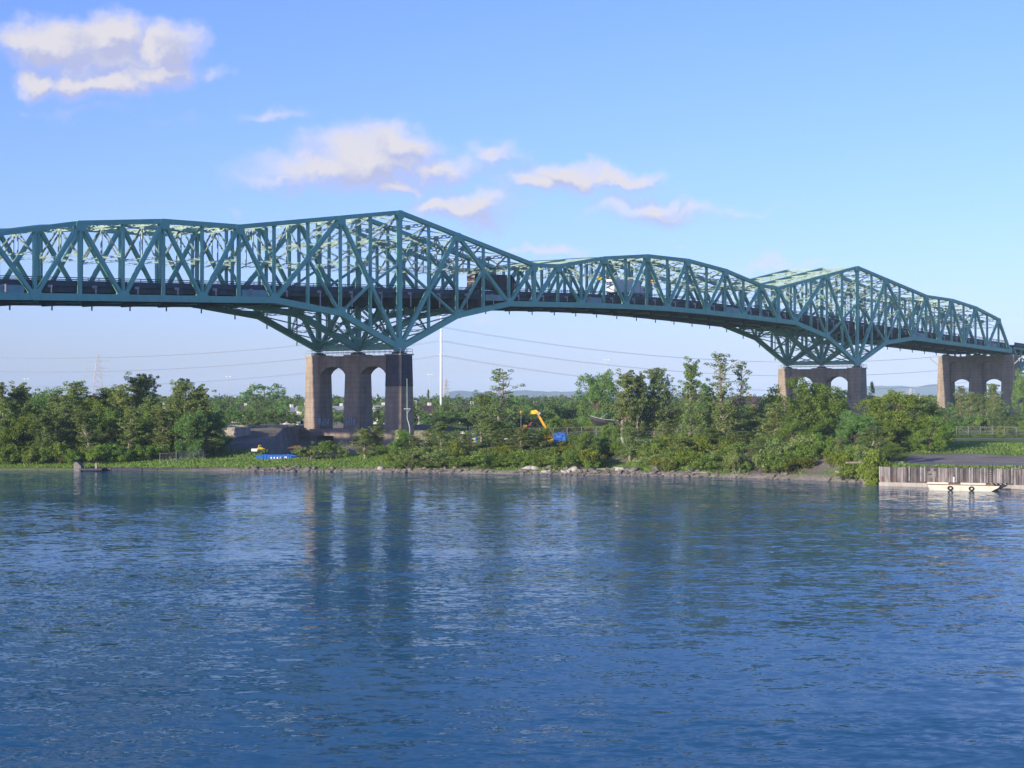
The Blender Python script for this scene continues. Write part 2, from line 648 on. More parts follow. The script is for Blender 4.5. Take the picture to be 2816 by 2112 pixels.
def height(X, Y):
    X = np.asarray(X, float)
    Y = np.asarray(Y, float)
    D = Y - shore(X) + (vnoise(X, Y, 5.0, 1) - 0.5) * 1.6 * (X < 55)
    top = np.interp(X, [-400, -90, -60, -45, -30, -18, 10, 45, 54, 60, 400], [2.0, 1.5, 1.5, 1.8, 2.6, 4.0, 4.5, 4.4, 3.6, 3.05, 3.05])
    wid = np.interp(X, [-90, -45, -20, 20, 50, 55.9, 56.6], [16, 15, 20, 20, 14, 8, 0.6])
    rock = np.interp(X, [-60, -40, 54, 57], [0.45, 0.7, 0.75, 0.0])
    z = np.where(D < 0, np.maximum(D * 0.5, -1.5), sstep(0, 1.8, D) * rock)
    z = z + sstep(1.0, 1.0 + wid, D) * (top - rock)
    z = z + sstep(20, 75, D) * (5.2 - top)
    # hollow in front of the first pier
    z = z - 2.7 * np.exp(-((X + 35) / 19) ** 4 - ((Y - 392) / 32) ** 4) * sstep(15, 30, D)
    # gravel embankment behind and to the left of the first pier
    side = sstep(-64.5, -61, X) * (1 - sstep(-20, -5, X))
    lead = np.where(X < -49.5, 398.0, 398.0 + (X + 49.5) * 0.0 + 36.0 * sstep(-51, -48.5, X))
    emb = np.clip(7.15 - np.maximum(0, lead - Y) * 0.145, 0, 7.15)
    yback = 428.0 - 0.8 * (X + 48.0)
    emb = np.where(X > -49.3, np.where(Y > yback, 6.4, 0.0), emb)
    emb = np.where(Y > 440, 7.15 - sstep(445, 520, Y) * 2.2, emb)
    z = np.where((side > 0) & (emb > 0.6), np.maximum(z, z * (1 - side) + emb * side), z)
    z = z + (vnoise(X, Y, 9.0, 2) - 0.5) * 0.5 * sstep(3, 12, D) * (X < 54) + (vnoise(X, Y, 2.2, 3) - 0.5) * 0.22 * sstep(0.5, 3, D) * (X < 54)
    z = z + sstep(120, 900, D) * 1.2
    return z


def ground(X, Y):
    return float(height(np.array([X]), np.array([Y]))[0])


def axis_pts(lo, hi, step, far_lo, far_hi, g=1.18):
    mid = list(np.arange(lo, hi + 1e-6, step))
    a, s = [], step
    x = lo
    while x > far_lo:
        s *= g
        x -= s
        a.append(max(x, far_lo))
    b, s = [], step
    x = hi
    while x < far_hi:
        s *= g
        x += s
        b.append(min(x, far_hi))
    return np.array(a[::-1] + mid + b)


gx = axis_pts(-125, 110, 0.8, -9000, 9000)
gy = axis_pts(258, 440, 0.8, 100, 11000)
GX, GY = np.meshgrid(gx, gy)
GZ = height(GX, GY)
nvx, nvy = len(gx), len(gy)
verts = np.stack([GX, GY, GZ], -1).reshape(-1, 3)
ii = np.arange(nvx * nvy).reshape(nvy, nvx)
quads = np.stack([ii[:-1, :-1], ii[:-1, 1:], ii[1:, 1:], ii[1:, :-1]], -1).reshape(-1, 4)

# ground cover: 0 grass, 1 bare grey soil, 2 pale shore gravel   (stored per vertex, what lies there, but paler on the embankment to offset tree shade)
Dg = GY - shore(GX)
bare = np.zeros_like(GX)
for (px, py_y, rx, ry, w) in [(1760, 334, 4.5, 8, 1.0), (1705, 333, 3.5, 7, 0.8), (2090, 310, 3.5, 8, 0.9), (2270, 303, 5.5, 5, 1.0), (2195, 306, 3, 7, 0.6), (1300, 337, 3, 4, 0.5), (1190, 338, 4, 4, 0.5), (2010, 322, 4, 8, 0.5)]:
    cx = (px - CXP) / FPX * py_y
    bare = np.maximum(bare, w * np.exp(-((GX - cx) / rx) ** 4 - ((GY - py_y) / ry) ** 4))
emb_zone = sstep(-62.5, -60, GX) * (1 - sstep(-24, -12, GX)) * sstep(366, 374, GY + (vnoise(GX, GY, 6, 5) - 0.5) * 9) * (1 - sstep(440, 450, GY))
bare = np.clip(bare + (vnoise(GX, GY, 3.0, 7) - 0.5) * 0.7 * (bare > 0.02), 0, 1)
shore_g = (1 - sstep(1.0, 2.8, Dg + (vnoise(GX, GY, 2.5, 8) - 0.5) * 2.4)) * (GX > -60) * (GX < 57)
shore_g = np.maximum(shore_g, 0.45 * (1 - sstep(0.5, 1.6, Dg + (vnoise(GX, GY, 2.5, 18) - 0.5) * 1.5)) * (GX <= -60))
road = np.exp(-(((GY - (shore(GX) + 31 + 0.06 * GX)) / 2.2) ** 4)) * (GX > 5) * (GX < 45) * 0.85
lot = sstep(59, 64, GX + (vnoise(GX, GY, 4, 9) - 0.5) * 4) * (1 - sstep(40, 46, Dg + (vnoise(GX, GY, 5, 10) - 0.5) * 6)) * sstep(1.5, 4.5, Dg + (vnoise(GX, GY, 2, 12) - 0.5) * 3)
road2 = np.exp(-((GY - 380 + 0.10 * (GX - 90)) / 4.0) ** 4) * (GX > 62) * 0.9
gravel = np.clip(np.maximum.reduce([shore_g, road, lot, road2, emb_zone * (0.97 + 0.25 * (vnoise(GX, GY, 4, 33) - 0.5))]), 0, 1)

M['ground'] = m = bpy.data.materials.new('ground_cover')
m.use_nodes = True
n_, l_ = m.node_tree.nodes, m.node_tree.links
pb = n_['Principled BSDF']
pb.inputs['Roughness'].default_value = 0.95
pb.inputs['Specular IOR Level'].default_value = 0.1
gpos = n_.new('ShaderNodeNewGeometry')


def gn(scale, detail=5, rough=0.6):
    z = n_.new('ShaderNodeTexNoise')
    z.inputs['Scale'].default_value = scale
    z.inputs['Detail'].default_value = detail
    z.inputs['Roughness'].default_value = rough
    l_.new(gpos.outputs['Position'], z.inputs['Vector'])
    return z.outputs['Fac']


def gramp(fac, stops):
    r = n_.new('ShaderNodeValToRGB')
    e = r.color_ramp.elements
    e[0].position, e[0].color = stops[0][0], (*stops[0][1], 1)
    e[1].position, e[1].color = stops[-1][0], (*stops[-1][1], 1)
    for p, c in stops[1:-1]:
        x = e.new(p)
        x.color = (*c, 1)
    l_.new(fac, r.inputs[0])
    return r.outputs[0]


def gmix(f, a, b):
    x = n_.new('ShaderNodeMix')
    x.data_type = 'RGBA'
    l_.new(f, x.inputs['Factor'])
    l_.new(a, x.inputs['A'])
    l_.new(b, x.inputs['B'])
    return x.outputs['Result']


def gattr(name):
    a = n_.new('ShaderNodeAttribute')
    a.attribute_name = name
    return a.outputs['Fac']


grass_c = gramp(gn(0.28), [(0.3, (0.09, 0.145, 0.027)), (0.5, (0.145, 0.21, 0.043)), (0.7, (0.205, 0.245, 0.075))])
soil_c = gramp(gn(1.3, 6, 0.7), [(0.3, (0.12, 0.105, 0.095)), (0.55, (0.20, 0.175, 0.155)), (0.75, (0.28, 0.24, 0.21))])
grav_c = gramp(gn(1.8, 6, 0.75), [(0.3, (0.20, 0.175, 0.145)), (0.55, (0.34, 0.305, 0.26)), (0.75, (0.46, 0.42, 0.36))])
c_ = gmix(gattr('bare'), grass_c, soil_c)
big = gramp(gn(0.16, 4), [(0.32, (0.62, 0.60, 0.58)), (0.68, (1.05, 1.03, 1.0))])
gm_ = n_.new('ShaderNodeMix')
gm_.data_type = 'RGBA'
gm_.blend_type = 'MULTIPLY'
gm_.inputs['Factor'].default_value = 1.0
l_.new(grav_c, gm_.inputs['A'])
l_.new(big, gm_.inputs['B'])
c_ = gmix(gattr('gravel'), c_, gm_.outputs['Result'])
l_.new(c_, pb.inputs['Base Color'])
bp = n_.new('ShaderNodeBump')
bp.inputs['Strength'].default_value = 0.8
bp.inputs['Distance'].default_value = 0.4
l_.new(gn(2.6, 6, 0.7), bp.inputs['Height'])
l_.new(bp.outputs[0], pb.inputs['Normal'])

gme = arr_mesh('ground', verts, quads, m, smooth=True)
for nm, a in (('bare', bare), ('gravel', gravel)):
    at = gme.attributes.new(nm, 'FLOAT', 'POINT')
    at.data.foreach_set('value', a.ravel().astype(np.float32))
go = bpy.data.objects.new('ground', gme)
COL.objects.link(go)
tag(go, kind='structure')

# ------------------------------------------------------------------ water
M['water'] = m = bpy.data.materials.new('river_water')
m.use_nodes = True
n_, l_ = m.node_tree.nodes, m.node_tree.links
pb = n_['Principled BSDF']
pb.inputs['Base Color'].default_value = (0.018, 0.106, 0.168, 1)
pb.inputs['Roughness'].default_value = 0.04
pb.inputs['IOR'].default_value = 1.065
pb.inputs['Specular IOR Level'].default_value = 0.5
gpos = n_.new('ShaderNodeNewGeometry')


def wn(scale, detail, st=(1, 1, 1), rot=0.0, rough=0.55, offv=(0, 0, 0), dist=0.0):
    mp = n_.new('ShaderNodeMapping')
    mp.inputs['Scale'].default_value = st
    mp.inputs['Rotation'].default_value = (0, 0, rot)
    mp.inputs['Location'].default_value = offv
    l_.new(gpos.outputs['Position'], mp.inputs[0])
    z = n_.new('ShaderNodeTexNoise')
    z.inputs['Scale'].default_value = scale
    z.inputs['Detail'].default_value = detail
    z.inputs['Roughness'].default_value = rough
    z.inputs['Distortion'].default_value = dist
    l_.new(mp.outputs[0], z.inputs['Vector'])
    return z


def wvm(op, a, b):
    v = n_.new('ShaderNodeVectorMath')
    v.operation = op
    for i, k in enumerate((a, b)):
        if isinstance(k, tuple):
            v.inputs[i].default_value = k
        elif k is not None:
            l_.new(k, v.inputs[i])
    return v.outputs[0]


def wmm(op, a, b):
    v = n_.new('ShaderNodeMath')
    v.operation = op
    for i, k in enumerate((a, b)):
        if isinstance(k, (int, float)):
            v.inputs[i].default_value = k
        else:
            l_.new(k, v.inputs[i])
    return v.outputs[0]


h5 = (0.5, 0.5, 0.5)
rip = wvm('SUBTRACT', wn(1.15, 3, (0.62, 1.0, 1), 0.12).outputs['Color'], h5)
swell = wvm('SUBTRACT', wn(0.30, 2, (0.6, 1.0, 1), -0.1, offv=(7, 3, 0)).outputs['Color'], h5)
tiny = wvm('SUBTRACT', wn(4.2, 2, (0.6, 1.0, 1), 0.2, offv=(1, 9, 0)).outputs['Color'], h5)
# wind and current patches calm or roughen the surface
patch = n_.new('ShaderNodeMapRange')
l_.new(wn(0.030, 5, (0.35, 1.0, 1), 0.15, rough=0.62, dist=0.6).outputs['Fac'], patch.inputs[0])
patch.inputs['From Min'].default_value = 0.36
patch.inputs['From Max'].default_value = 0.66
patch.inputs['To Min'].default_value = 0.40
patch.inputs['To Max'].default_value = 1.45
amp = n_.new('ShaderNodeVectorMath')
amp.operation = 'SCALE'
slopes = wvm('ADD', wvm('MULTIPLY', rip, (0.27, 0.25, 0.0)), wvm('ADD', wvm('MULTIPLY', swell, (0.10, 0.12, 0.0)), wvm('MULTIPLY', tiny, (0.19, 0.19, 0.0))))
l_.new(slopes, amp.inputs[0])
lane = n_.new('ShaderNodeMapRange')
l_.new(wn(0.011, 4, (0.22, 1.0, 1), 0.2, rough=0.6, offv=(40, 11, 0), dist=0.8).outputs['Fac'], lane.inputs[0])
lane.inputs['From Min'].default_value = 0.38
lane.inputs['From Max'].default_value = 0.62
lane.inputs['To Min'].default_value = 0.72
lane.inputs['To Max'].default_value = 1.2
l_.new(wmm('MULTIPLY', patch.outputs[0], lane.outputs[0]), amp.inputs['Scale'])
nrm = wvm('NORMALIZE', wvm('ADD', amp.outputs[0], (0, 0, 1.0)), None)
l_.new(nrm, pb.inputs['Normal'])
wm_ = MB()
wm_.pts([(-6000, -4000, 0), (6000, -4000, 0), (6000, 470, 0), (-6000, 470, 0)], [(0, 1, 2, 3)])
wo = wm_.build('water', m)
tag(wo, kind='structure')

# ------------------------------------------------------------------ far hills and the air
M['hill'] = material('wooded_hill', (0.035, 0.06, 0.03), (0.06, 0.09, 0.04), rough=1.0, scale=0.004, coord='World', spec=0.0)


def hill(name, prof, Y, depth, label):
    px = np.array([p[0] for p in prof], float)
    hz = np.array([CAM_H + (HYP - p[1]) / FPX * Y for p in prof])
    xs = np.linspace(px[0], px[-1], 160)
    X = (xs - CXP) / FPX * Y
    H = np.interp(xs, px, hz)
    H = np.convolve(np.pad(H, 4, 'edge'), np.ones(9) / 9, 'valid') + (vnoise(X, X * 0, 90, 4) - 0.5) * 7 + (vnoise(X, X * 0, 35, 6) - 0.5) * 4
    ys = np.linspace(-1, 1, 21)
    prf = np.cos(ys * math.pi / 2) ** 1.2
    V = []
    for j, yv in enumerate(ys):
        sk = 1 + 0.10 * (vnoise(X, X * 0 + j * 120.0, 260, 11) - 0.5) * (abs(yv) > 0.05)
        V.append(np.stack([X, X * 0 + Y + yv * depth, 3.0 + (H - 3.0) * prf[j] * sk], -1))
    V = np.concatenate(V)
    n = len(xs)
    i2 = np.arange(n * 21).reshape(21, n)
    Q = np.stack([i2[:-1, :-1], i2[:-1, 1:], i2[1:, 1:], i2[1:, :-1]], -1).reshape(-1, 4)
    o = bpy.data.objects.new(name, arr_mesh(name, V, Q, M['hill'], True))
    COL.objects.link(o)
    return tag(o, label, kind='structure')


hill('hill', [(1130, 1104), (1190, 1098), (1215, 1083), (1250, 1072), (1290, 1075), (1330, 1081), (1370, 1082), (1410, 1075), (1445, 1073), (1490, 1076), (1540, 1079), (1600, 1077), (1650, 1081), (1740, 1081), (1790, 1079), (1840, 1086), (1930, 1094), (2020, 1104)], 9000, 700, 'long low blue hill on the horizon behind the white pole')
hill('hill', [(2160, 1106), (2220, 1095), (2290, 1082), (2350, 1066), (2420, 1062), (2450, 1061), (2500, 1069), (2545, 1058), (2590, 1057), (2640, 1064), (2700, 1070), (2780, 1083), (2900, 1094), (3100, 1106)], 9200, 800, 'blue hill with two rounded tops seen between the right piers')

HZ = MB()
HZ.box((0, 5600, 72.2), (19500, 12000, 149.6))
hm = bpy.data.materials.new('pale_haze')
hm.use_nodes = True
hn, hl = hm.node_tree.nodes, hm.node_tree.links
hn.clear()
ho = hn.new('ShaderNodeOutputMaterial')
hv = hn.new('ShaderNodeVolumePrincipled')
hv.inputs['Color'].default_value = (0.60, 0.80, 1.0, 1)
hv.inputs['Density'].default_value = 7.0e-5
hv.inputs['Anisotropy'].default_value = -0.3
hl.new(hv.outputs[0], ho.inputs['Volume'])
hz = HZ.build('haze', hm)
tag(hz, kind='stuff')

# ================================================================== the bridge
LP = 19.59                                   # panel length
P0 = Vector((-25.4, 409.2, 0.0))              # foot of the near truss at the first tall pier
SP = 12.7                                     # spacing of the three trusses
ROADH = 2.45
dvec, tvec = Vector((DX, DY, 0)), Vector((TX, TY, 0))


def chord_h(n):
    return 38.1 - 0.66 * (math.sqrt((n - 5.5) ** 2 + 2.25) - 1.5)


def bot_h(n):
    pts = [(-2, chord_h(-2)), (-1, 32.1), (0, 24.95), (1, 33.0), (2, chord_h(2))]
    for k in (0.0, 11.0):
        if abs(n - k) < 2:
            m = n - k
            if k == 11.0:
                m = -m
            for (a, ha), (b, hb) in zip(pts, pts[1:]):
                if a <= m <= b:
                    return ha + (hb - ha) * (m - a) / (b - a)
    return chord_h(n)


TOPC = [(-5.5, 42.7), (-4.5, 46.3), (-3.5, 48.2), (-2.5, 48.6), (0, 55.5), (2.5, 46.5), (3, 46.8), (4, 50.0), (5, 51.8), (6, 51.8), (7, 50.1), (8, 46.8), (8.5, 46.5), (11, 55.5), (13.5, 48.5), (14.5, 48.1), (15.5, 46.2), (16.5, 42.7)]


def top_h(n):
    for (a, ha), (b, hb) in zip(TOPC, TOPC[1:]):
        if a <= n <= b:
            return ha + (hb - ha) * (n - a) / (b - a)
    return None


SCX = [-6, -5, -4, -3, -2, -1, 0, 1, 2, 2.5, 17, 30]
SCS = [-6.06, -5.05, -4.01, -2.99, -1.98, -0.97, 0.0, 1.02, 2.01, 2.51, 17.05, 30.05]


def at(n, t, z):
    s = float(np.interp(n, SCX, SCS)) * LP
    return P0 + dvec * s + tvec * t + Vector((0, 0, z))


def B(n, t):
    return at(n, t, bot_h(n))


def T(n, t):
    return at(n, t, top_h(n))


bridge = empty('truss_bridge', (P0.x, P0.y, 24.0), 'long green steel cantilever truss bridge crossing over the wooded bank', 'bridge')

# shared unit meshes: a solid box girder, and a laced (latticed) strut
UB = MB().box((0, 0, 0.5), (1, 1, 1))
UNIT = {k: UB.mesh('beam_' + k, M[k]) for k in ('teal', 'pale_teal', 'deck', 'barrier', 'galv')}


def lattice_mesh(name, mat, nseg, leg=0.16, lace=0.09):
    b = MB()
    for sx in (-1, 1):
        b.box((sx * (0.5 - leg / 2), 0, 0.5), (leg, 1, 1))
    for i in range(nseg):
        z0, z1 = i / nseg, (i + 1) / nseg
        s = 1 if i % 2 else -1
        for y in (-0.36, 0.36):
            p, q = Vector((-s * 0.42, y, z0)), Vector((s * 0.42, y, z1))
            w = lace / nseg * 1.6
            b.pts([(p.x, y - .05, p.z - w), (p.x, y + .05, p.z - w), (p.x, y + .05, p.z + w), (p.x, y - .05, p.z + w),
                   (q.x, y - .05, q.z - w), (q.x, y + .05, q.z - w), (q.x, y + .05, q.z + w), (q.x, y - .05, q.z + w)],
                  [(0, 1, 2, 3), (7, 6, 5, 4), (0, 4, 5, 1), (1, 5, 6, 2), (2, 6, 7, 3), (3, 7, 4, 0)])
    return b.mesh(name, mat)


LAT = {('teal', k): lattice_mesh('laced_strut', M['teal'], k) for k in (6, 10)}
LAT.update({('pale_teal', k): lattice_mesh('laced_strut', M['pale_teal'], k) for k in (6, 10)})


def member(name, p, q, w, h, mat='teal', parent=None, lat=0, side=None):
    """A straight member from p to q; w is measured across the bridge (or along side), h in the truss plane."""
    p, q = Vector(p), Vector(q)
    a = q - p
    ln = a.length
    if ln < 0.05:
        return None
    z = a / ln
    s = Vector(side) if side is not None else tvec
    x = s - z * s.dot(z)
    if x.length < 0.05:
        s = Vector((0, 0, 1))
        x = s - z * s.dot(z)
    x.normalize()
    y = z.cross(x)
    if lat:
        mtx = Matrix(((y.x * h, x.x * w, z.x * ln, p.x), (y.y * h, x.y * w, z.y * ln, p.y), (y.z * h, x.z * w, z.z * ln, p.z), (0, 0, 0, 1)))
        me = LAT[(mat, lat)]
    else:
        mtx = Matrix(((x.x * w, y.x * h, z.x * ln, p.x), (x.y * w, y.y * h, z.y * ln, p.y), (x.z * w, y.z * h, z.z * ln, p.z), (0, 0, 0, 1)))
        me = UNIT[mat]
    return inst(name, me, mtx, parent or bridge)


def gusset(n, t, z, w, h, thick):
    """Riveted plate pair over a joint, clipped corners."""
    c = at(n, t, z)
    poly = [(-w / 2, -h * 0.25), (-w * 0.3, -h / 2), (w * 0.3, -h / 2), (w / 2, -h * 0.25), (w / 2, h * 0.25), (w * 0.3, h / 2), (-w * 0.3, h / 2), (-w / 2, h * 0.25)]
    b = MB()
    b.prism(poly, c - tvec * (thick / 2), dvec, (0, 0, 1), tvec, thick)
    return b.build('gusset_plate', M['teal'], bridge)


halves = [k / 2 for k in range(-12, 35)]
for it, t in enumerate((0.0, SP, 2 * SP)):
    # bottom chord, a segment for each panel
    kn = [k for k in range(-6, 3)] + [2.5, 3.5, 4.5, 5.5, 6.5, 7.5, 8.5] + list(range(9, 18))
    for i, (a, b) in enumerate(zip(kn, kn[1:])):
        member('bottom_chord', B(a, t), B(b, t), 0.95 + 0.03 * (i % 2), 1.30)
    # top chord
    for i, ((a, _), (b, _)) in enumerate(zip(TOPC, TOPC[1:])):
        member('top_chord', T(a, t), T(b, t), 0.92 + 0.03 * (i % 2), 0.95)
    # inclined end posts
    member('end_post', B(-6, t), T(-5.5, t), 0.9, 0.95)
    member('end_post', B(17, t), T(16.5, t), 0.9, 0.95)
    # verticals
    for n in halves:
        if top_h(n) is None:
            continue
        main = n in (0, 11)
        if main:
            member('tower_post', B(n, t), T(n, t), 0.84, 1.15)
        elif n in (2.5, 8.5):
            member('link_post', B(n, t), T(n, t), 0.86, 0.95)
        else:
            big = n in (-5, -4.5, -2.5, 13.5)
            susp = 2.5 < n < 8.5
            member('vertical_post', B(n, t), T(n, t), 0.66 if not big else 0.69, 0.47 if not big else 0.58, lat=(10 if (susp or n in (16, 16.5, -5.5)) else 0))
    # web diagonals
    dg = []
    for k in (-5.5, -4.5, -3.5, -2.5):
        dg += [(k, math.ceil(k), 1)] + ([(k, math.floor(k), 1)] if k > -5.5 else [])
    for k in (13.5, 14.5, 15.5, 16.5):
        dg += [(k, math.floor(k), 1)] + ([(k, math.ceil(k), 1)] if k < 16.5 else [])
    for s0 in (0, 11):
        for sg in (-1, 1):
            dg += [(s0 + sg, s0 + 2 * sg, 2), (s0 + sg, s0, 2)]
    dg += [(2.5, 2, 2), (8.5, 9, 2)]
    for k in range(3, 9):
        dg += [(k, k - 0.5, 2 if k == 3 else 0), (k, k + 0.5, 2 if k == 8 else 0)]
    for (a, b, wgt) in dg:
        lean = 0.0 if a < b else 0.025
        member('diagonal_brace', T(a, t), B(b, t), 0.78 + lean, {0: 0.53, 1: 0.71, 2: 0.85}[wgt])
    # sub-struts of the deep panels over the piers
    for s0 in (0, 11):
        for sg in (-1, 1):
            m1 = (T(s0 + sg, t) + B(s0 + 2 * sg, t)) / 2
            m2 = (T(s0 + sg, t) + B(s0, t)) / 2
            mp = at(s0, t, 43.9)
            member('sub_strut', B(s0 + sg, t), m1, 0.60, 0.48)
            member('sub_strut', B(s0 + sg, t), m2, 0.62, 0.48)
            member('sub_strut', m2, mp, 0.60, 0.42)
    # joint plates (built only where a truss can be told apart)
    if it == 0:
        for n in [-5.5, -4.5, -3.5, -2.5, -1, 0, 1, 2.5, 3, 4, 5, 6, 7, 8, 8.5, 10, 11, 12, 13.5, 14.5, 15.5, 16.5]:
            gusset(n, t, top_h(n) - 0.55, 2.3, 2.0, 1.04)
        for n in [-6, -5, -4, -3, -2, -1, 1, 2, 2.5, 3.5, 4.5, 5.5, 6.5, 7.5, 8.5, 9, 10, 12, 13, 14, 15, 16, 17]:
            gusset(n, t, bot_h(n) + 0.35, 2.5, 2.0, 1.06)
        for s0 in (0, 11):
            gusset(s0, t, bot_h(s0) + 0.6, 3.4, 3.0, 1.08)

M['web_panel'] = material('pale_teal_web_panel', (0.21, 0.35, 0.34), (0.27, 0.42, 0.40), rough=0.5, scale=0.6, coord='World')
for (n0, n1) in ((-5.5, -5.12), (-2.46, -2.1), (1.54, 1.90), (3.6, 3.94), (7.02, 7.4), (13.1, 13.46), (16.05, 16.4)):
    b = MB()
    c = [at(n, tt, chord_h(n) + z) for tt in (-0.2, 0.2) for (n, z) in ((n0, 0.66), (n1, 0.66), (n1, 2.05), (n0, 2.05))]
    b.pts(c, [(0, 1, 2, 3), (7, 6, 5, 4), (0, 4, 5, 1), (1, 5, 6, 2), (2, 6, 7, 3), (3, 7, 4, 0)])
    b.build('web_panel', M['web_panel'], bridge)

# ------------------------------------------------------------------ floor system
def sweep(name, offs, mat, n0=-6, n1=17, parent=None):
    """A section (list of (t, dz) corners, dz above the chord line) swept along the deck."""
    b = MB()
    ns = [n0 + (n1 - n0) * i / 92 for i in range(93)]
    k = len(offs)
    for n in ns:
        for (t, dz) in offs:
            b.v.append(tuple(at(n, t, chord_h(n) + dz)))
    for i in range(len(ns) - 1):
        for j in range(k):
            j2 = (j + 1) % k
            b.f.append((i * k + j, i * k + j2, (i + 1) * k + j2, (i + 1) * k + j))
    b.f.append(tuple(range(k)))
    b.f.append(tuple((len(ns) - 1) * k + j for j in reversed(range(k))))
    return b.build(name, M[mat], parent or bridge)


M['asphalt'] = material('bridge_asphalt', (0.045, 0.045, 0.047), (0.06, 0.06, 0.06), rough=0.9, scale=0.5, coord='World')
for lane0 in (0.0, SP):
    a, b = lane0 + 0.62, lane0 + SP - 0.62
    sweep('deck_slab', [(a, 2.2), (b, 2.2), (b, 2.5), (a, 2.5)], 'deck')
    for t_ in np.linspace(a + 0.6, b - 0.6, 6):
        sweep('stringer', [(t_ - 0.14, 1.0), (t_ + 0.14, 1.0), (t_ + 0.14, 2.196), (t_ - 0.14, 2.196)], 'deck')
    for t_ in (a + 0.12, b - 0.12):
        sweep('edge_beam', [(t_ - 0.16, 2.05), (t_ + 0.16, 2.05), (t_ + 0.16, 2.95), (t_ - 0.16, 2.95)], 'barrier')
        for (z0, z1) in ((3.25, 3.42), (3.62, 3.78)):
            sweep('barrier_rail', [(t_ - 0.06, z0), (t_ + 0.06, z0), (t_ + 0.06, z1), (t_ - 0.06, z1)], 'barrier')
for t_ in (0.75, 2 * SP - 0.75):
    pm = MB()
    for i in range(0, 23 * 8):
        n = -6 + i / 8
        pm.box(at(n, t_, chord_h(n) + 3.42), (0.12, 0.12, 0.74))
    tag(pm.build('barrier_post', M['barrier'], bridge), kind='stuff')

for n in halves:
    h = chord_h(n)
    for lane0 in (0.0, SP):
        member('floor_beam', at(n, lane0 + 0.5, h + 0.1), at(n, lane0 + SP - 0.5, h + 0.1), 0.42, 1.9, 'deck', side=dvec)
# brackets and drain pipes at the near edge and below the far edge
for i, n in enumerate(halves[:-1]):
    nn = n + 0.16
    zb = bot_h(nn)
    zc = chord_h(nn)
    b = MB()
    b.tube([at(nn, -0.62, zc + 2.15), at(nn, -0.62, zc + 1.0), at(nn, -0.62, max(zb + 0.3, zc - 1.2) if zb < zc - 1 else zc + 0.72)], 0.16, 6)
    b.box(at(nn, -0.3, zc + 1.95), (0.8, 0.5, 0.45))
    b.build('drain_pipe', M['pipe'], bridge)
    b = MB()
    b.tube([at(nn, 2 * SP + 0.62, zc + 2.0), at(nn, 2 * SP + 0.62, (zb if zb > zc - 1 else zb) - 1.55)], 0.17, 6)
    b.build('drain_pipe', M['deck'], bridge)

# ------------------------------------------------------------------ sway frames and laterals between the trusses
for n in halves:
    if top_h(n) is None:
        continue
    zt, zr = top_h(n), chord_h(n) + ROADH
    for lane0 in (0.0, SP):
        a, b = lane0 + 0.42, lane0 + SP - 0.42
        mid = lane0 + SP / 2
        zlow = zr + 5.6
        top = member('sway_frame', at(n, a, zt - 0.25), at(n, b, zt - 0.25), 0.42, 0.8, 'pale_teal', side=dvec, lat=10)
        plate = MB()
        plate.box(at(n, mid, zt - 0.55), (0.12, 1.3, 1.0), rot=Matrix.Rotation(-TH, 3, 'Z') @ Matrix.Rotation(rad(90), 3, 'Z'))
        plate.build('joint_plate', M['pale_teal'], top)
        if zlow < zt - 2.2:
            member('lower_strut', at(n, a, zlow), at(n, b, zlow), 0.36, 0.42, 'pale_teal', side=dvec, parent=top, lat=6)
            span = zt - 0.5 - zlow
            tiers = 1 if span < 9.0 else 2
            for k in range(tiers):
                z1 = zt - 0.5 - span * k / tiers
                z0 = zt - 0.5 - span * (k + 1) / tiers
                if tiers == 1:
                    member('sway_diagonal', at(n, mid, z1), at(n, a, z0), 0.25, 0.27, 'pale_teal', side=dvec, parent=top, lat=10)
                    member('sway_diagonal', at(n, mid, z1), at(n, b, z0), 0.27, 0.27, 'pale_teal', side=dvec, parent=top, lat=10)
                    member('hanger', at(n, mid, z1), at(n, mid, z0), 0.2, 0.24, 'pale_teal', side=dvec, parent=top)
                else:
                    member('sway_diagonal', at(n, a, z1), at(n, b, z0), 0.26, 0.36, 'pale_teal', side=dvec, parent=top, lat=10)
                    member('sway_diagonal', at(n, b, z1), at(n, a, z0), 0.28, 0.36, 'pale_teal', side=dvec, parent=top, lat=10)
                    if k:
                        member('middle_strut', at(n, a, z1), at(n, b, z1), 0.34, 0.4, 'pale_teal', side=dvec, parent=top, lat=6)
for a, b in zip(halves, halves[1:]):
    if top_h(a) is None or top_h(b) is None:
        continue
    for lane0 in (0.0, SP):
        p1, p2 = lane0 + 0.45, lane0 + SP - 0.45
        za, zb = top_h(a) + 0.1, top_h(b) + 0.1
        member('top_lateral', at(a, p1, za), at(b, p2, zb), 0.3, 0.5, 'pale_teal', lat=10, side=(0, 0, 1))
        member('top_lateral', at(a, p2, za), at(b, p1, zb), 0.27, 0.5, 'pale_teal', lat=10, side=(0, 0, 1))
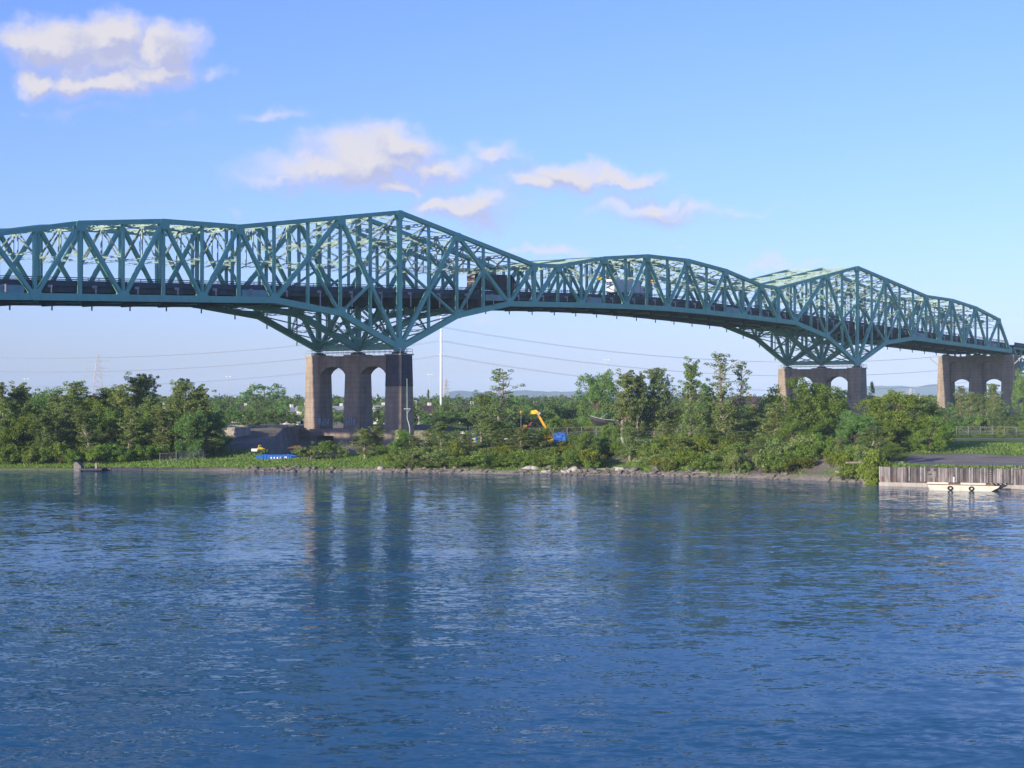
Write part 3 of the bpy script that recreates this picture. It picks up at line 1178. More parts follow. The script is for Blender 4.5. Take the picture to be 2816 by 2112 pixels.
# bottom laterals and cross frames of the haunches over the tall piers
for s0 in (0, 11):
    for a in (-2, -1.5, -1, -0.5, 0, 0.5, 1, 1.5):
        for lane0 in (0.0, SP):
            p1, p2 = lane0 + 0.5, lane0 + SP - 0.5
            za, zb = bot_h(s0 + a) + 0.1, bot_h(s0 + a + 0.5) + 0.1
            member('bottom_lateral', at(s0 + a, p1, za), at(s0 + a + 0.5, p2, zb), 0.3, 0.42, lat=10, side=(0, 0, 1))
            member('bottom_lateral', at(s0 + a, p2, za), at(s0 + a + 0.5, p1, zb), 0.28, 0.42, lat=10, side=(0, 0, 1))
    for a in (-1.5, -1, -0.5, 0, 0.5, 1, 1.5):
        n = s0 + a
        zb, zf = bot_h(n), chord_h(n) - 0.9
        for lane0 in (0.0, SP):
            p1, p2 = lane0 + 0.5, lane0 + SP - 0.5
            if a == 0:
                member('cross_strut', at(n, p1, zb + 0.35), at(n, p2, zb + 0.35), 0.7, 1.25, side=dvec)
            else:
                member('cross_strut', at(n, p1, zb + 0.3), at(n, p2, zb + 0.3), 0.4, 0.5, side=dvec, lat=6)
            if zf - zb > 2.0:
                member('cross_brace', at(n, p1, zb + 0.4), at(n, p2, zf), 0.36, 0.42, side=dvec, lat=10)
                member('cross_brace', at(n, p2, zb + 0.4), at(n, p1, zf), 0.33, 0.42, side=dvec, lat=10)

# ================================================================== piers
def part(b, name, mat, parent, smooth=False):
    """Link a mesh whose coordinates are local to its parent."""
    o = b.build(name, mat, None, smooth)
    o.parent = parent
    return o


def tapered(b, t0, d0, wt, wd, z0, wt1, wd1, z1, ch=0.35):
    """Pier leg: block with cut corners that narrows upwards. Local x is along the bridge, y across it."""
    o = len(b.v)
    for (w, d, z) in ((wt, wd, z0), (wt1, wd1, z1)):
        x, y = d / 2, w / 2
        for (px, py) in ((-x, -y + ch), (-x + ch, -y), (x - ch, -y), (x, -y + ch), (x, y - ch), (x - ch, y), (-x + ch, y), (-x, y - ch)):
            b.v.append((d0 + px, t0 + py, z))
    b.f.append(tuple(o + i for i in reversed(range(8))))
    b.f.append(tuple(o + 8 + i for i in range(8)))
    for i in range(8):
        j = (i + 1) % 8
        b.f.append((o + i, o + j, o + 8 + j, o + 8 + i))
    return b


def arch_pts(a, b, zs, rise, n=10):
    r = []
    for i in range(n + 1):
        u = i / n
        y = b + (a - b) * u
        k = 2 * u - 1
        r.append((y, zs + rise * (1 - abs(k) ** 2.3) ** 0.8))
    return r


def railing(root, pts, z, h=1.1, mat='galv'):
    b = MB()
    for (x0, y0), (x1, y1) in zip(pts, pts[1:]):
        for k in (0.5, 1.0):
            b.tube([(x0, y0, z + h * k), (x1, y1, z + h * k)], 0.05, 5)
        ln = math.hypot(x1 - x0, y1 - y0)
        m = max(1, int(ln / 1.6))
        for i in range(m + 1):
            b.tube([(x0 + (x1 - x0) * i / m, y0 + (y1 - y0) * i / m, z), (x0 + (x1 - x0) * i / m, y0 + (y1 - y0) * i / m, z + h)], 0.045, 5)
    return part(b, 'railing', M[mat], root)


def pier(n, zground, zbase, ztop, zspring, rise, label, tall=False, jacket=False, base=True, zrec=None, flare=0.5):
    o0 = at(n, 0, 0)
    r = empty('bridge_pier', (o0.x, o0.y, 0), label, 'bridge pier', 'concrete piers carrying the truss bridge', math.pi / 2 - TH)
    zb = zbase if base else zground
    legs = []
    for i in range(3):
        t = i * SP
        b = tapered(MB(), t, 0, 4.9 + flare * 0.5, 4.6 + flare, zb - 0.3, 4.6, 4.2, ztop)
        lg = part(b, 'leg', M['concrete'], r)
        legs.append(lg)
        cap = MB().box((0, t, ztop + 0.14), (4.5, 4.9, 0.28))
        part(cap, 'coping', M['concrete_pale'], r)
        bb = MB()
        bb.box((0, t, ztop + 0.28 + 0.18), (2.6, 2.2, 0.36))
        bb.box((0, t, ztop + 0.64 + 0.12), (1.7, 1.5, 0.26))
        part(bb, 'bearing', M['deck'], r)
    if jacket:
        fz = (16.3 - (zb - 0.3)) / (ztop - zb + 0.3)
        b = tapered(MB(), 0, 0, 4.9 + flare * 0.5 + (4.6 - 4.9 - flare * 0.5) * fz + 0.09, 4.6 + flare + (4.2 - 4.6 - flare) * fz + 0.09, 16.3, 4.69, 4.29, ztop - 0.02, 0.36)
        j = part(b, 'dark_coating', M['concrete_dark'], legs[0])
        j['label'] = 'dark coated upper part of the near pier leg'
    for i in range(2):
        a, bb_ = i * SP + 2.26, (i + 1) * SP - 2.26
        poly = [(a, ztop), (bb_, ztop)] + [(bb_, zspring)] + arch_pts(a + .001, bb_ - .001, zspring, rise)[0:] + [(a, zspring)]
        if zrec is None:
            m = MB().prism(poly, (-1.8, 0, 0), (0, 1, 0), (0, 0, 1), (1, 0, 0), 3.6)
            part(m, 'arch_wall', M['concrete'], r)
        else:
            p1 = [(a, zrec + 1.0), (bb_, zrec + 1.0), (bb_, zspring)] + arch_pts(a + .001, bb_ - .001, zspring, rise) + [(a, zspring)]
            m = MB().prism(p1, (-1.1, 0, 0), (0, 1, 0), (0, 0, 1), (1, 0, 0), 2.2)
            part(m, 'arch_wall', M['concrete'], r)
            p2 = [(a, ztop), (bb_, ztop), (bb_, zrec - 1.2)] + arch_pts(a + .001, bb_ - .001, zrec - 1.2, 1.5) + [(a, zrec - 1.2)]
            m = MB().prism(p2, (-1.8, 0, 0), (0, 1, 0), (0, 0, 1), (1, 0, 0), 3.6)
            part(m, 'head_wall', M['concrete'], r)
    if base:
        z0 = zground - 1.5
        m = MB()
        m.box((1.5, 12.7, (z0 + zbase) / 2), (4.2, 32.6, zbase - z0))
        segs = [(-3.6, 5.4), (10.3, 16.5), (22.0, 29.0)]
        for (a, c) in segs:
            m.box((-2.35, (a + c) / 2, (z0 + zbase - 1.5) / 2), (3.5, c - a, zbase - 1.5 - z0))
        m.box((-2.35, 12.7, zbase - 0.75), (3.5, 32.6, 1.498))
        part(m, 'footing', M['concrete'], r)
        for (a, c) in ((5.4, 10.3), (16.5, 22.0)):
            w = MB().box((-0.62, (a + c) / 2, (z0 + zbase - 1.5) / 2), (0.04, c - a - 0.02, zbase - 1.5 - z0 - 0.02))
            part(w, 'opening_shade', M['deck'], r)  # dark sheet at the back of each recess painted as its shade
    if not tall:
        railing(r, [(-2.0, -2.2), (2.0, -2.2), (2.0, 27.6), (-2.0, 27.6), (-2.0, -2.2)], ztop + 0.28)
    return r


pa = pier(0, 2.4, 6.55, 23.35, 18.9, 2.0, 'tall two-arched brown pier with graffiti on its footing, nearest the water', jacket=True)
pb_ = pier(11, 5.2, 6.0, 23.35, 18.9, 2.0, 'two-arched brown pier rising behind the large round tree', base=False)
pc = pier(17.02, 5.0, 6.0, 29.75, 19.2, 2.0, 'highest brown pier at the right end of the bridge truss', tall=True, base=False, zrec=27.6, flare=1.6)

# graffiti on the first pier: loose strokes of pale blue paint on the front faces
M['spray'] = material('pale_blue_spray_paint', (0.30, 0.36, 0.45), (0.42, 0.48, 0.56), rough=0.8, scale=3)
M['spray_dark'] = material('dark_blue_spray_paint', (0.06, 0.08, 0.16), (0.09, 0.11, 0.2), rough=0.8, scale=3)


def scribble(x, y0, z0, w, h, seed, mat, root):
    rr = random.Random(seed)
    b = MB()
    n = 6
    for k in range(n):
        ya = y0 - w / 2 + w * k / n
        pts = []
        for i in range(6):
            pts.append((x, ya + w / n * (0.1 + 0.75 * rr.random()), z0 + h * (rr.random())))
        for p, q in zip(pts, pts[1:]):
            b.bar(p, q, 0.16, 0.02, up=(1, 0, 0))
    return part(b, 'graffiti', M[mat], root)


scribble(-2.72, 25.3 - 4.2, 7.2, 3.4, 1.9, 3, 'spray', pa)
scribble(-2.72, 12.7 - 0.2, 7.2, 3.6, 2.2, 5, 'spray', pa)
scribble(-4.13, 13.6, 2.9, 2.8, 1.5, 8, 'spray', pa)
b = MB()
for p, q in (((-1.9, 4.6), (-1.5, 3.2)), ((-1.5, 3.2), (-1.1, 4.7)), ((-0.8, 4.6), (-0.2, 4.5)), ((-0.8, 4.6), (-0.8, 3.9)), ((-0.8, 3.9), (-0.2, 3.8)), ((-0.2, 3.8), (-0.3, 3.1)), ((-0.3, 3.1), (-0.9, 3.2)), ((0.1, 4.6), (0.5, 3.1)), ((0.5, 3.1), (0.9, 4.6)), ((0.9, 4.6), (1.3, 3.2))):
    b.bar((p[0] + 0.6, -3.63, p[1]), (q[0] + 0.6, -3.63, q[1]), 0.15, 0.02, up=(0, 1, 0))
part(b, 'graffiti', M['spray_dark'], pa)

# inspection braces at the head of the right pier
for t_ in (27.9, -2.5):
    b = MB()
    b.bar((-2.2, t_, 26.6), (-2.2, t_ + 3.2 * (1 if t_ > 0 else -1), 29.4), 0.3, 0.3)
    part(b, 'inspection_brace', M['pipe'], pc)

# bent pipe with a platform beside the first pier
g0 = P(1127, 402, z=ground(P(1127, 402, z=0).x, 402))
r = empty('bent_pipe', g0, 'thin bent blue-green pipe with small platform rising beside the first pier', 'pipe')
b = MB()
b.tube([(0, 0, -0.3), (0, 0, 4.0), (-0.25, 0, 5.2), (-0.55, 0, 6.0), (-0.6, 0, 8.2), (-0.62, 0, 15.0)], [0.13, 0.12, 0.12, 0.11, 0.08, 0.06], 6)
part(b, 'pipe', M['pale_teal'], r)
b = MB()
b.box((-0.55, 0, 8.3), (1.5, 0.9, 0.14))
b.bar((-0.55, 0, 7.4), (0.0, 0, 8.25), 0.08, 0.08)
part(b, 'platform', M['galv'], r)

# ------------------------------------------------------------------ approach span past the right pier
AP0, AP1 = 17.25, 20.1
r = empty('approach_span', at(17.25, 0, 24), 'deck truss approach span continuing beyond the right pier', 'bridge span')


def ap(n, t, dz):
    return at(17.05, t, 31.45 + dz) + dvec * ((n - 17.05) * LP) + Vector((0, 0, -(n - 17.05) * 0.66))


for t_ in (0.6, SP, 2 * SP - 0.6):
    k = 8
    ns = [AP0 + (AP1 - AP0) * i / k for i in range(k + 1)]
    member('top_chord', ap(ns[0], t_, 1.4), ap(ns[-1], t_, 1.4), 0.6, 0.7, parent=r)
    member('bottom_chord', ap(ns[1], t_, -6.2), ap(ns[-2], t_, -6.2), 0.62, 0.7, parent=r)
    for i in range(k):
        up = i % 2 == 1
        member('diagonal_brace', ap(ns[i], t_, -6.2 if up else 1.4), ap(ns[i + 1], t_, 1.4 if up else -6.2), 0.5 + 0.03 * (i % 2), 0.55, parent=r)
    for i in range(1, k):
        member('vertical_post', ap(ns[i], t_, -6.2), ap(ns[i], t_, 1.4), 0.45, 0.4, parent=r)
for (t0, t1, z0, z1, nm, mt) in ((-0.4, 2 * SP + 0.4, 2.0, 2.5, 'deck_slab', 'deck'), (-0.42, -0.1, 1.9, 3.4, 'barrier', 'barrier'), (2 * SP + 0.1, 2 * SP + 0.42, 1.9, 3.4, 'barrier', 'barrier')):
    b = MB()
    c = [ap(n, t, z) for n in (17.2, 20.2) for (t, z) in ((t0, z0), (t1, z0), (t1, z1), (t0, z1))]
    b.pts(c, [(0, 1, 2, 3), (7, 6, 5, 4), (0, 4, 5, 1), (1, 5, 6, 2), (2, 6, 7, 3), (3, 7, 4, 0)])
    b.build(nm, M[mt], r)
for i in range(7):
    n = AP0 + (AP1 - AP0) * i / 6
    member('cross_frame', ap(n, 0.9, -6.0), ap(n, SP - 0.3, 1.0), 0.3, 0.4, parent=r, side=dvec)
    member('cross_frame', ap(n, SP + 0.3, 1.0), ap(n, 2 * SP - 0.9, -6.0), 0.3, 0.4, parent=r, side=dvec)
pe = pier(20.15, 5.0, 6.0, 21.2, 16.0, 1.8, 'brown pier under the far end of the approach span', tall=True, base=False)

# ================================================================== lorries on the bridge
M['white_body'] = material('white_trailer_panel', (0.66, 0.66, 0.64), (0.74, 0.74, 0.72), rough=0.4, scale=0.8)
M['maroon'] = material('dark_maroon_paint', (0.035, 0.022, 0.03), (0.055, 0.032, 0.042), rough=0.4, scale=0.6)
M['navy'] = material('dark_navy_paint', (0.014, 0.018, 0.045), (0.02, 0.026, 0.06), rough=0.3, scale=0.6)
M['tan'] = material('tan_tarpaulin', (0.28, 0.22, 0.17), (0.38, 0.31, 0.25), rough=0.9, scale=1.2)
M['rubber'] = material('black_rubber', (0.012, 0.012, 0.013), (0.02, 0.02, 0.02), rough=0.8)
M['glass'] = material('dark_glass', (0.012, 0.016, 0.02), (0.02, 0.026, 0.03), rough=0.08, spec=0.6)
M['black'] = material('black_steel', (0.02, 0.02, 0.022), (0.035, 0.035, 0.037), rough=0.6)
M['red'] = material('red_paint', (0.32, 0.035, 0.025), (0.42, 0.06, 0.04), rough=0.4)
M['orange'] = material('orange_paint', (0.62, 0.20, 0.02), (0.70, 0.27, 0.03), rough=0.45, scale=1.5)
M['crane_yellow'] = material('amber_crane_paint', (0.66, 0.30, 0.015), (0.76, 0.38, 0.03), rough=0.4, scale=1.5)
M['yellow'] = material('yellow_paint', (0.68, 0.45, 0.02), (0.78, 0.55, 0.05), rough=0.5, scale=1.5)
M['blue'] = material('blue_container_paint', (0.012, 0.10, 0.40), (0.02, 0.15, 0.50), rough=0.5, scale=1.2)
M['green'] = material('bright_green_paint', (0.03, 0.36, 0.03), (0.06, 0.48, 0.05), rough=0.4)


def wheel(root, x, y, r_, w, name='wheel'):
    b = MB()
    n = 14
    b.tube([(x, y - w / 2, r_), (x, y + w / 2, r_)], r_, n)
    o = part(b, name, M['rubber'], root)
    c = MB()
    c.tube([(x, y - w / 2 - 0.02, r_), (x, y + w / 2 + 0.02, r_)], r_ * 0.5, 10)
    h = part(c, 'hub', M['galv'], o)
    return o


def lorry(n, t, trailer_len, h, body, cabmat, rear, label, name, sloped=False):
    p = at(n, t, chord_h(n) + 2.5)
    slope = (chord_h(n + 0.4) - chord_h(n - 0.4)) / (0.8 * LP)
    r = empty(name, p, label, 'truck')
    r.rotation_euler = (0, -math.atan(slope), math.pi / 2 - TH)
    b = MB().box((0, 0, 1.15 + (h - 1.15) / 2), (trailer_len, 2.55, h - 1.15))
    part(b, 'trailer', M[body], r)
    # ribs and rear doors
    b = MB()
    for i in range(int(trailer_len / 1.2)):
        for s in (-1, 1):
            b.box((-trailer_len / 2 + 0.6 + i * 1.2, s * 1.29, 1.2 + (h - 1.2) / 2), (0.07, 0.05, h - 1.35))
    part(b, 'side_rib', M[body], r)['kind'] = 'stuff'
    for s in (-1, 1):
        b = MB().box((-trailer_len / 2 - 0.03, s * 0.63, 1.2 + (h - 1.25) / 2), (0.05, 1.2, h - 1.3))
        part(b, 'rear_door', M[rear], r)
    b = MB().box((0, 0, 0.98), (trailer_len - 0.4, 1.0, 0.28))
    part(b, 'chassis', M['black'], r)
    x0 = trailer_len / 2 + 0.7
    b = MB().prism([(x0, 0.5), (x0 + 3.4, 0.5), (x0 + 3.4, 1.6), (x0 + 2.2, 1.75), (x0 + 1.75, 2.9), (x0 + 1.2, 3.3 if not sloped else 3.7), (x0, 3.3 if not sloped else h)], (0, -1.15, 0), (1, 0, 0), (0, 0, 1), (0, 1, 0), 2.3)
    cb = part(b, 'cab', M[cabmat], r)
    b = MB()
    b.prism([(x0 + 0.9, 1.9), (x0 + 2.02, 1.9), (x0 + 1.75, 2.75), (x0 + 0.9, 2.75)], (0, -1.17, 0), (1, 0, 0), (0, 0, 1), (0, 1, 0), 2.34)
    part(b, 'window', M['glass'], cb)
    for x in (-trailer_len / 2 + 1.2, -trailer_len / 2 + 2.5, x0 + 0.3, x0 + 2.6):
        for s in (-1, 1):
            wheel(r, x, s * 1.05, 0.5, 0.4)
    return r


lorry(4.68, 3.2, 11.8, 4.75, 'white_body', 'white_paint', 'white_body', 'white box lorry driving on the bridge deck', 'box_lorry')
lorry(1.80, 3.0, 13.4, 4.6, 'maroon', 'navy', 'tan', 'dark maroon articulated lorry with tan rear end on the bridge', 'articulated_lorry', True)

# lane signals hung over the carriageways
for k, (n, t) in enumerate(((4.5, 4.4), (4.5, 8.3), (5.0, 6.2), (5.5, 5.0), (14.5, 4.0), (14.5, 8.6), (15.0, 6.4), (15.5, 4.4), (15.5, 8.6), (16.0, 6.4))):
    p = at(n, t, chord_h(n) + ROADH + 5.15)
    lbl = 'yellow lane signal hung over the deck above the white lorry' if k < 4 else 'yellow lane signal hung over the deck near the right end of the truss'
    r = empty('lane_signal', p, lbl, 'traffic signal', 'lane signals above the white lorry' if k < 4 else 'lane signals at the right end of the truss', math.pi / 2 - TH)
    b = MB().box((0, 0, 0), (0.4, 1.1, 0.55))
    part(b, 'housing', M['crane_yellow'], r)
    b = MB()
    b.box((0.3, 0, 0.30), (0.5, 1.1, 0.05))
    b.tube([(0, 0, 0.27), (0, 0, 0.5)], 0.06, 5)
    part(b, 'visor', M['black'], r)

# ================================================================== quay, barge, jetty
QA, QB = Vector((56.3, 278.6, 0)), Vector((103, 252.4, 0))
qd = (QB - QA).normalized()
qn = Vector((qd.y, -qd.x, 0))
QL = (QB - QA).length
M['plank'] = material('weathered_grey_plank', (0.075, 0.064, 0.06), (0.26, 0.225, 0.205), rough=0.95, scale=1.3, coord='World', stretch=(1, 1, 0.18), lo=0.38, hi=0.66, rnd=0.45, bump=0.5, bscale=6)
M['rust'] = material('rusty_iron', (0.13, 0.06, 0.03), (0.20, 0.10, 0.055), rough=0.9, scale=2)
qr = empty('timber_quay_wall', QA, 'grey vertical plank quay wall with concrete foot behind the white barge', 'quay wall')
M['fence_steel0'] = material('weathered_steel_strip', (0.24, 0.23, 0.22), (0.40, 0.39, 0.38), rough=0.8, scale=2.0, coord='World')
s = 0.0
i = 0
rq = random.Random(4)
while s < QL - 0.3:
    w = rq.uniform(0.36, 0.58)
    c = QA + qd * (s + w / 2) + qn * (0.02 + rq.uniform(0, 0.07))
    top = 2.95 + rq.uniform(-0.07, 0.05)
    b = MB()
    b.box((c.x, c.y, (top + 0.55) / 2), (w - 0.05, 0.16, top - 0.55), rot=Matrix.Rotation(math.atan2(qd.y, qd.x), 3, 'Z'))
    b.build('plank', M['plank'], qr)
    s += w
    i += 1
rotq = Matrix.Rotation(math.atan2(qd.y, qd.x), 3, 'Z')
c = QA + qd * (QL / 2) - qn * 0.5
b = MB().box((c.x, c.y, 0.9), (QL, 1.0, 4.1), rot=rotq)
b.build('backing_wall', M['concrete_dark'], qr)
c = QA + qd * (QL / 2) + qn * 0.1
b = MB().box((c.x, c.y, 0.12), (QL, 0.5, 0.98), rot=rotq)
b.build('concrete_foot', M['concrete_pale'], qr)
for k in range(12):
    s = [0.08, 4.7, 6.5, 7.1, 9.3, 11.9, 13.9, 14.3, 16.2, 18.1, 18.6, 20.2][k]
    c = QA + qd * s + qn * 0.17
    b = MB().box((c.x, c.y, 1.95), (0.13, 0.12, 2.2), rot=rotq)
    b.build('steel_strip', M['fence_steel0'], qr)
for s in (0.5, 2.5, 6.9, 9.0, 11.8):
    c = QA + qd * s + qn * 0.15
    MB().box((c.x, c.y, 1.1), (0.3, 0.06, 0.75), rot=rotq).build('rust_patch', M['rust'], qr)
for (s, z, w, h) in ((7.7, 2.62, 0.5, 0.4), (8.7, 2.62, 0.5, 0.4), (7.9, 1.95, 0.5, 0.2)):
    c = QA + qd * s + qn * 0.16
    MB().box((c.x, c.y, z), (w, 0.05, h), rot=rotq).build('recess_shade', M['black'], qr)  # flat black plates painted as the shade of holes in the quay
c = QA + qd * 8.2 + qn * 0.135
MB().box((c.x, c.y, 2.05), (1.5, 0.05, 1.35), rot=rotq).build('patch_panel', M['plank'], qr)
lad = MB()
for s in (16.75, 17.35):
    c = QA + qd * s + qn * 0.22
    lad.tube([(c.x, c.y, 0.5), (c.x, c.y, 3.6)], 0.05, 5)
ladder = lad.build('ladder', M['black'], qr)
for k in range(8):
    a_, b_ = QA + qd * 16.72 + qn * 0.24, QA + qd * 17.38 + qn * 0.24
    z = 0.8 + k * 0.33
    MB().tube([(a_.x, a_.y, z), (b_.x, b_.y, z)], 0.04, 5).build('rung', M['black'], ladder)

bp0 = P(2662, 265.5, z=0)
M['cream'] = material('cream_hull_paint', (0.44, 0.40, 0.30), (0.58, 0.54, 0.43), rough=0.5, scale=1.0)
M['wood'] = material('brown_deck_boards', (0.14, 0.09, 0.05), (0.22, 0.15, 0.09), rough=0.9, scale=1.5, stretch=(0.3, 3, 1))
r = empty('work_barge', bp0, 'flat cream twin-hulled barge with tyre fenders moored at the quay', 'barge', rz=math.atan2(qd.y, qd.x) + 0.06)
r.scale = (1.0, 1.0, 0.82)
for (y, x1, nm) in ((-1.55, 4.7, 'hull'), (1.45, 5.0, 'hull')):
    prof = [(-5.4, 0.95), (-5.25, 0.35), (-5.0, -0.35), (3.3, -0.35), (3.6, -0.1), (x1, 0.62), (x1 + 0.25, 0.95)]
    b = MB().prism(prof, (0, y - 0.65, 0), (1, 0, 0), (0, 0, 1), (0, 1, 0), 1.3)
    h = part(b, nm, M['cream'], r)
    b = MB().prism([(-5.43, 0.96), (x1 + 0.3, 0.96), (x1 + 0.3, 1.0), (-5.43, 1.0)], (0, y - 0.68, 0), (1, 0, 0), (0, 0, 1), (0, 1, 0), 1.36)
    part(b, 'rub_rail', M['wood'], h)
b = MB().box((-0.7, 0, 1.12), (9.6, 4.3, 0.22))
part(b, 'deck', M['wood'], r)
for (x, ln) in ((-3.9, 3.1), (1.2, 3.6)):
    b = MB().box((x, -2.28, 1.27), (ln, 0.22, 0.34))
    part(b, 'bulwark', M['cream'], r)
for k in range(8):
    b = MB().box((3.35 + k * 0.32, -0.2, 1.26), (0.14, 3.6, 0.1), rot=Matrix.Rotation(0.25, 3, 'Z'))
    part(b, 'ramp_slat', M['cream'] if k % 2 == 0 else M['black'], r)
for x in (-2.1, 0.95):
    b = MB()
    n = 16
    ring = []
    for k in range(n):
        a_ = 2 * math.pi * k / n
        for j in range(6):
            c_ = 2 * math.pi * j / 6
            rr = 0.30 + 0.12 * math.cos(c_)
            b.v.append((x + rr * math.cos(a_), -2.33 + 0.12 * math.sin(c_), 0.42 + rr * math.sin(a_)))
    for k in range(n):
        for j in range(6):
            b.f.append((k * 6 + j, k * 6 + (j + 1) % 6, ((k + 1) % n) * 6 + (j + 1) % 6, ((k + 1) % n) * 6 + j))
    part(b, 'tyre_fender', M['rubber'], r, True)
b = MB()
b.tube([(-2.5, 1.9, 1.2), (-2.5, 1.9, 2.2)], 0.12, 7)
part(b, 'mooring_post', M['white_paint'], r)

M['old_concrete'] = material('stained_old_concrete', (0.15, 0.135, 0.115), (0.25, 0.23, 0.20), rough=0.9, scale=1.5)
# small landing at the left bank
jl = P(236, 338, z=0)
r = empty('landing_stage', jl, 'small pale concrete landing with dark slab at the left water edge', 'landing stage')
MBb = MB().prism([(-2.1, -0.6), (-0.9, -0.6), (-0.75, 0.9), (-1.6, 1.75), (-2.1, 1.6)], (0, -0.5, 0), (1, 0, 0), (0, 0, 1), (0, 1, 0), 2.6)
part(MBb, 'head_block', M['old_concrete'], r)
part(MB().box((1.0, 0.6, 0.32), (4.2, 2.4, 0.34)), 'slab', M['concrete_dark'], r)
part(MB().box((1.9, 0.2, 0.9), (0.35, 0.35, 1.2)), 'bollard', M['tan'], r)
r = empty('dark_blockwork', P(430, 341, z=0), 'long dark low revetment at the left water edge', 'blockwork')  # row of dark blocks set along the waterline
b = MB()
for k in range(22):
    x = -10.5 + k * 0.95
    b.box((x, 0.35 - 0.05 * k * 0.95 * 0.6 + random.uniform(-.15, .15), 0.05 + random.uniform(-0.08, 0.08)), (0.98, 2.6, 0.9), rot=Matrix.Rotation(random.uniform(-.05, .05), 3, 'Z'))
part(b, 'block_course', M['concrete_dark'], r)['kind'] = 'stuff'

# concrete block and kerb wall on the gravel embankment
bx = P(648, 389, z=0)
r = empty('concrete_block', (bx.x, bx.y, ground(bx.x, bx.y)), 'square pale concrete block retaining the left end of the embankment', 'concrete block', rz=math.pi / 2 - TH)
zb_ = ground(bx.x, bx.y)
part(MB().box((0, 0, (7.3 - zb_) / 2 - 0.5), (4.4, 4.6, 7.3 - zb_ + 1.0)), 'block', M['concrete_pale'], r)
part(MB().box((0, 0, 7.3 - zb_ + 0.06), (4.6, 4.8, 0.12)), 'coping', M['concrete_pale'], r)
r = empty('kerb_wall', P(712, 404, z=7.1), 'low pale kerb wall along the top of the gravel embankment', 'wall')
part(MB().box((0, 0, 0.2), (13.0, 0.4, 0.75)), 'wall', M['concrete_pale'], r)

# ================================================================== things on the bank
def gpt(px, Y):
    X = (px - CXP) / FPX * Y
    return Vector((X, Y, ground(X, Y)))


r = empty('skip_container', P(760, 352, py=1274), 'long blue skip with small white marks below the gravel embankment', 'skip', rz=0.07)
sk = MB()
o = len(sk.v)
sk.prism([(-3.0, 0.0), (2.9, 0.0), (3.15, 1.25), (-3.2, 1.25)], (0, -1.1, 0), (1, 0, 0), (0, 0, 1), (0, 1, 0), 0.10)
sk.prism([(-3.0, 0.0), (2.9, 0.0), (3.15, 1.25), (-3.2, 1.25)], (0, 1.0, 0), (1, 0, 0), (0, 0, 1), (0, 1, 0), 0.10)
sk.box((0, 0, 0.06), (5.9, 2.0, 0.1))
for s in (-1, 1):
    sk.bar((s * 2.97, 0, 0.05), (s * 3.1, 0, 1.24), 1.98, 0.08, up=(0, 1, 0))
part(sk, 'body', M['blue'], r)
for k in range(9):
    part(MB().box((-2.6 + k * 0.65, -1.15, 0.62), (0.1, 0.1, 1.2)), 'rib', M['blue'], r)
for i in range(3):
    for j in range(2):
        part(MB().box((-0.93 + i * 0.62 - (0.02), -1.215, 0.32 + j * 0.5), (0.3, 0.02, 0.26)), 'white_mark', M['white_paint'], r)
part(MB().box((0.92, -1.215, 0.55), (0.34, 0.02, 0.9)), 'white_mark', M['galv'], r)
part(MB().box((1.95, -1.215, 0.85), (0.5, 0.02, 0.3)), 'white_mark', M['white_paint'], r)
part(MB().box((-1.7, -1.215, 0.3), (0.25, 0.02, 0.22)), 'white_mark', M['white_paint'], r)

p = P(716, 362, py=1240)
r = empty('yellow_skip_loader', p, 'small yellow compact loader on the slope above the blue skip', 'loader', rz=0.3)
r.scale = (0.62, 0.62, 0.62)
part(MB().prism([(-0.9, 0.35), (0.8, 0.35), (0.9, 0.9), (0.3, 1.15), (-0.9, 1.0)], (0, -0.6, 0), (1, 0, 0), (0, 0, 1), (0, 1, 0), 1.2), 'body', M['yellow'], r)
part(MB().box((-0.2, 0, 1.5), (0.7, 0.9, 0.8)), 'cab', M['yellow'], r)
part(MB().box((-0.2, -0.46, 1.5), (0.5, 0.03, 0.55)), 'window', M['glass'], r)
part(MB().bar((0.5, -0.5, 1.0), (1.5, -0.5, 0.5), 0.14, 0.14).bar((0.5, 0.5, 1.0), (1.5, 0.5, 0.5), 0.14, 0.14), 'lift_arm', M['yellow'], r)
part(MB().box((1.7, 0, 0.45), (0.5, 1.3, 0.5)), 'bucket', M['black'], r)
for x in (-0.55, 0.55):
    for s in (-1, 1):
        wheel(r, x, s * 0.68, 0.34, 0.25)
r = empty('white_drum', P(700, 362, py=1242), 'white drum lying beside the small yellow loader', 'drum')
part(MB().tube([(-0.6, 0, 0.3), (-0.55, 0, 0.3), (0.55, 0, 0.3), (0.6, 0, 0.3)], [0.28, 0.32, 0.32, 0.28], 12), 'drum', M['white_paint'], r)
r = empty('timber_pile', P(945, 352, py=1255), 'small heap of tan timber boards at the foot of the first pier', 'timber')
for k in range(6):
    part(MB().box((random.uniform(-.15, .15), (k % 3) * 0.32, 0.12 + (k // 3) * 0.22), (1.3, 0.3, 0.2)), 'board', M['tan'], r)
r = empty('white_pipe_length', P(970, 352, py=1256), 'white length of pipe on the ground before the first pier', 'pipe')
part(MB().tube([(-1.0, 0, 0.15), (1.0, 0.2, 0.15)], 0.14, 8), 'pipe', M['white_paint'], r)
r = empty('red_plank_stack', P(812, 366, py=1233), 'rusty red stacked planks left of the first pier footing', 'planks', rz=0.12)
for k in range(5):
    part(MB().box((k * 0.2 - 0.3, 0.05 * k, 0.08 + 0.1 * k), (2.6 - 0.25 * k, 0.5, 0.1)), 'plank', M['rust'], r)

bpy.data.objects['skip_container'].scale = (0.95, 1.0, 1.32)
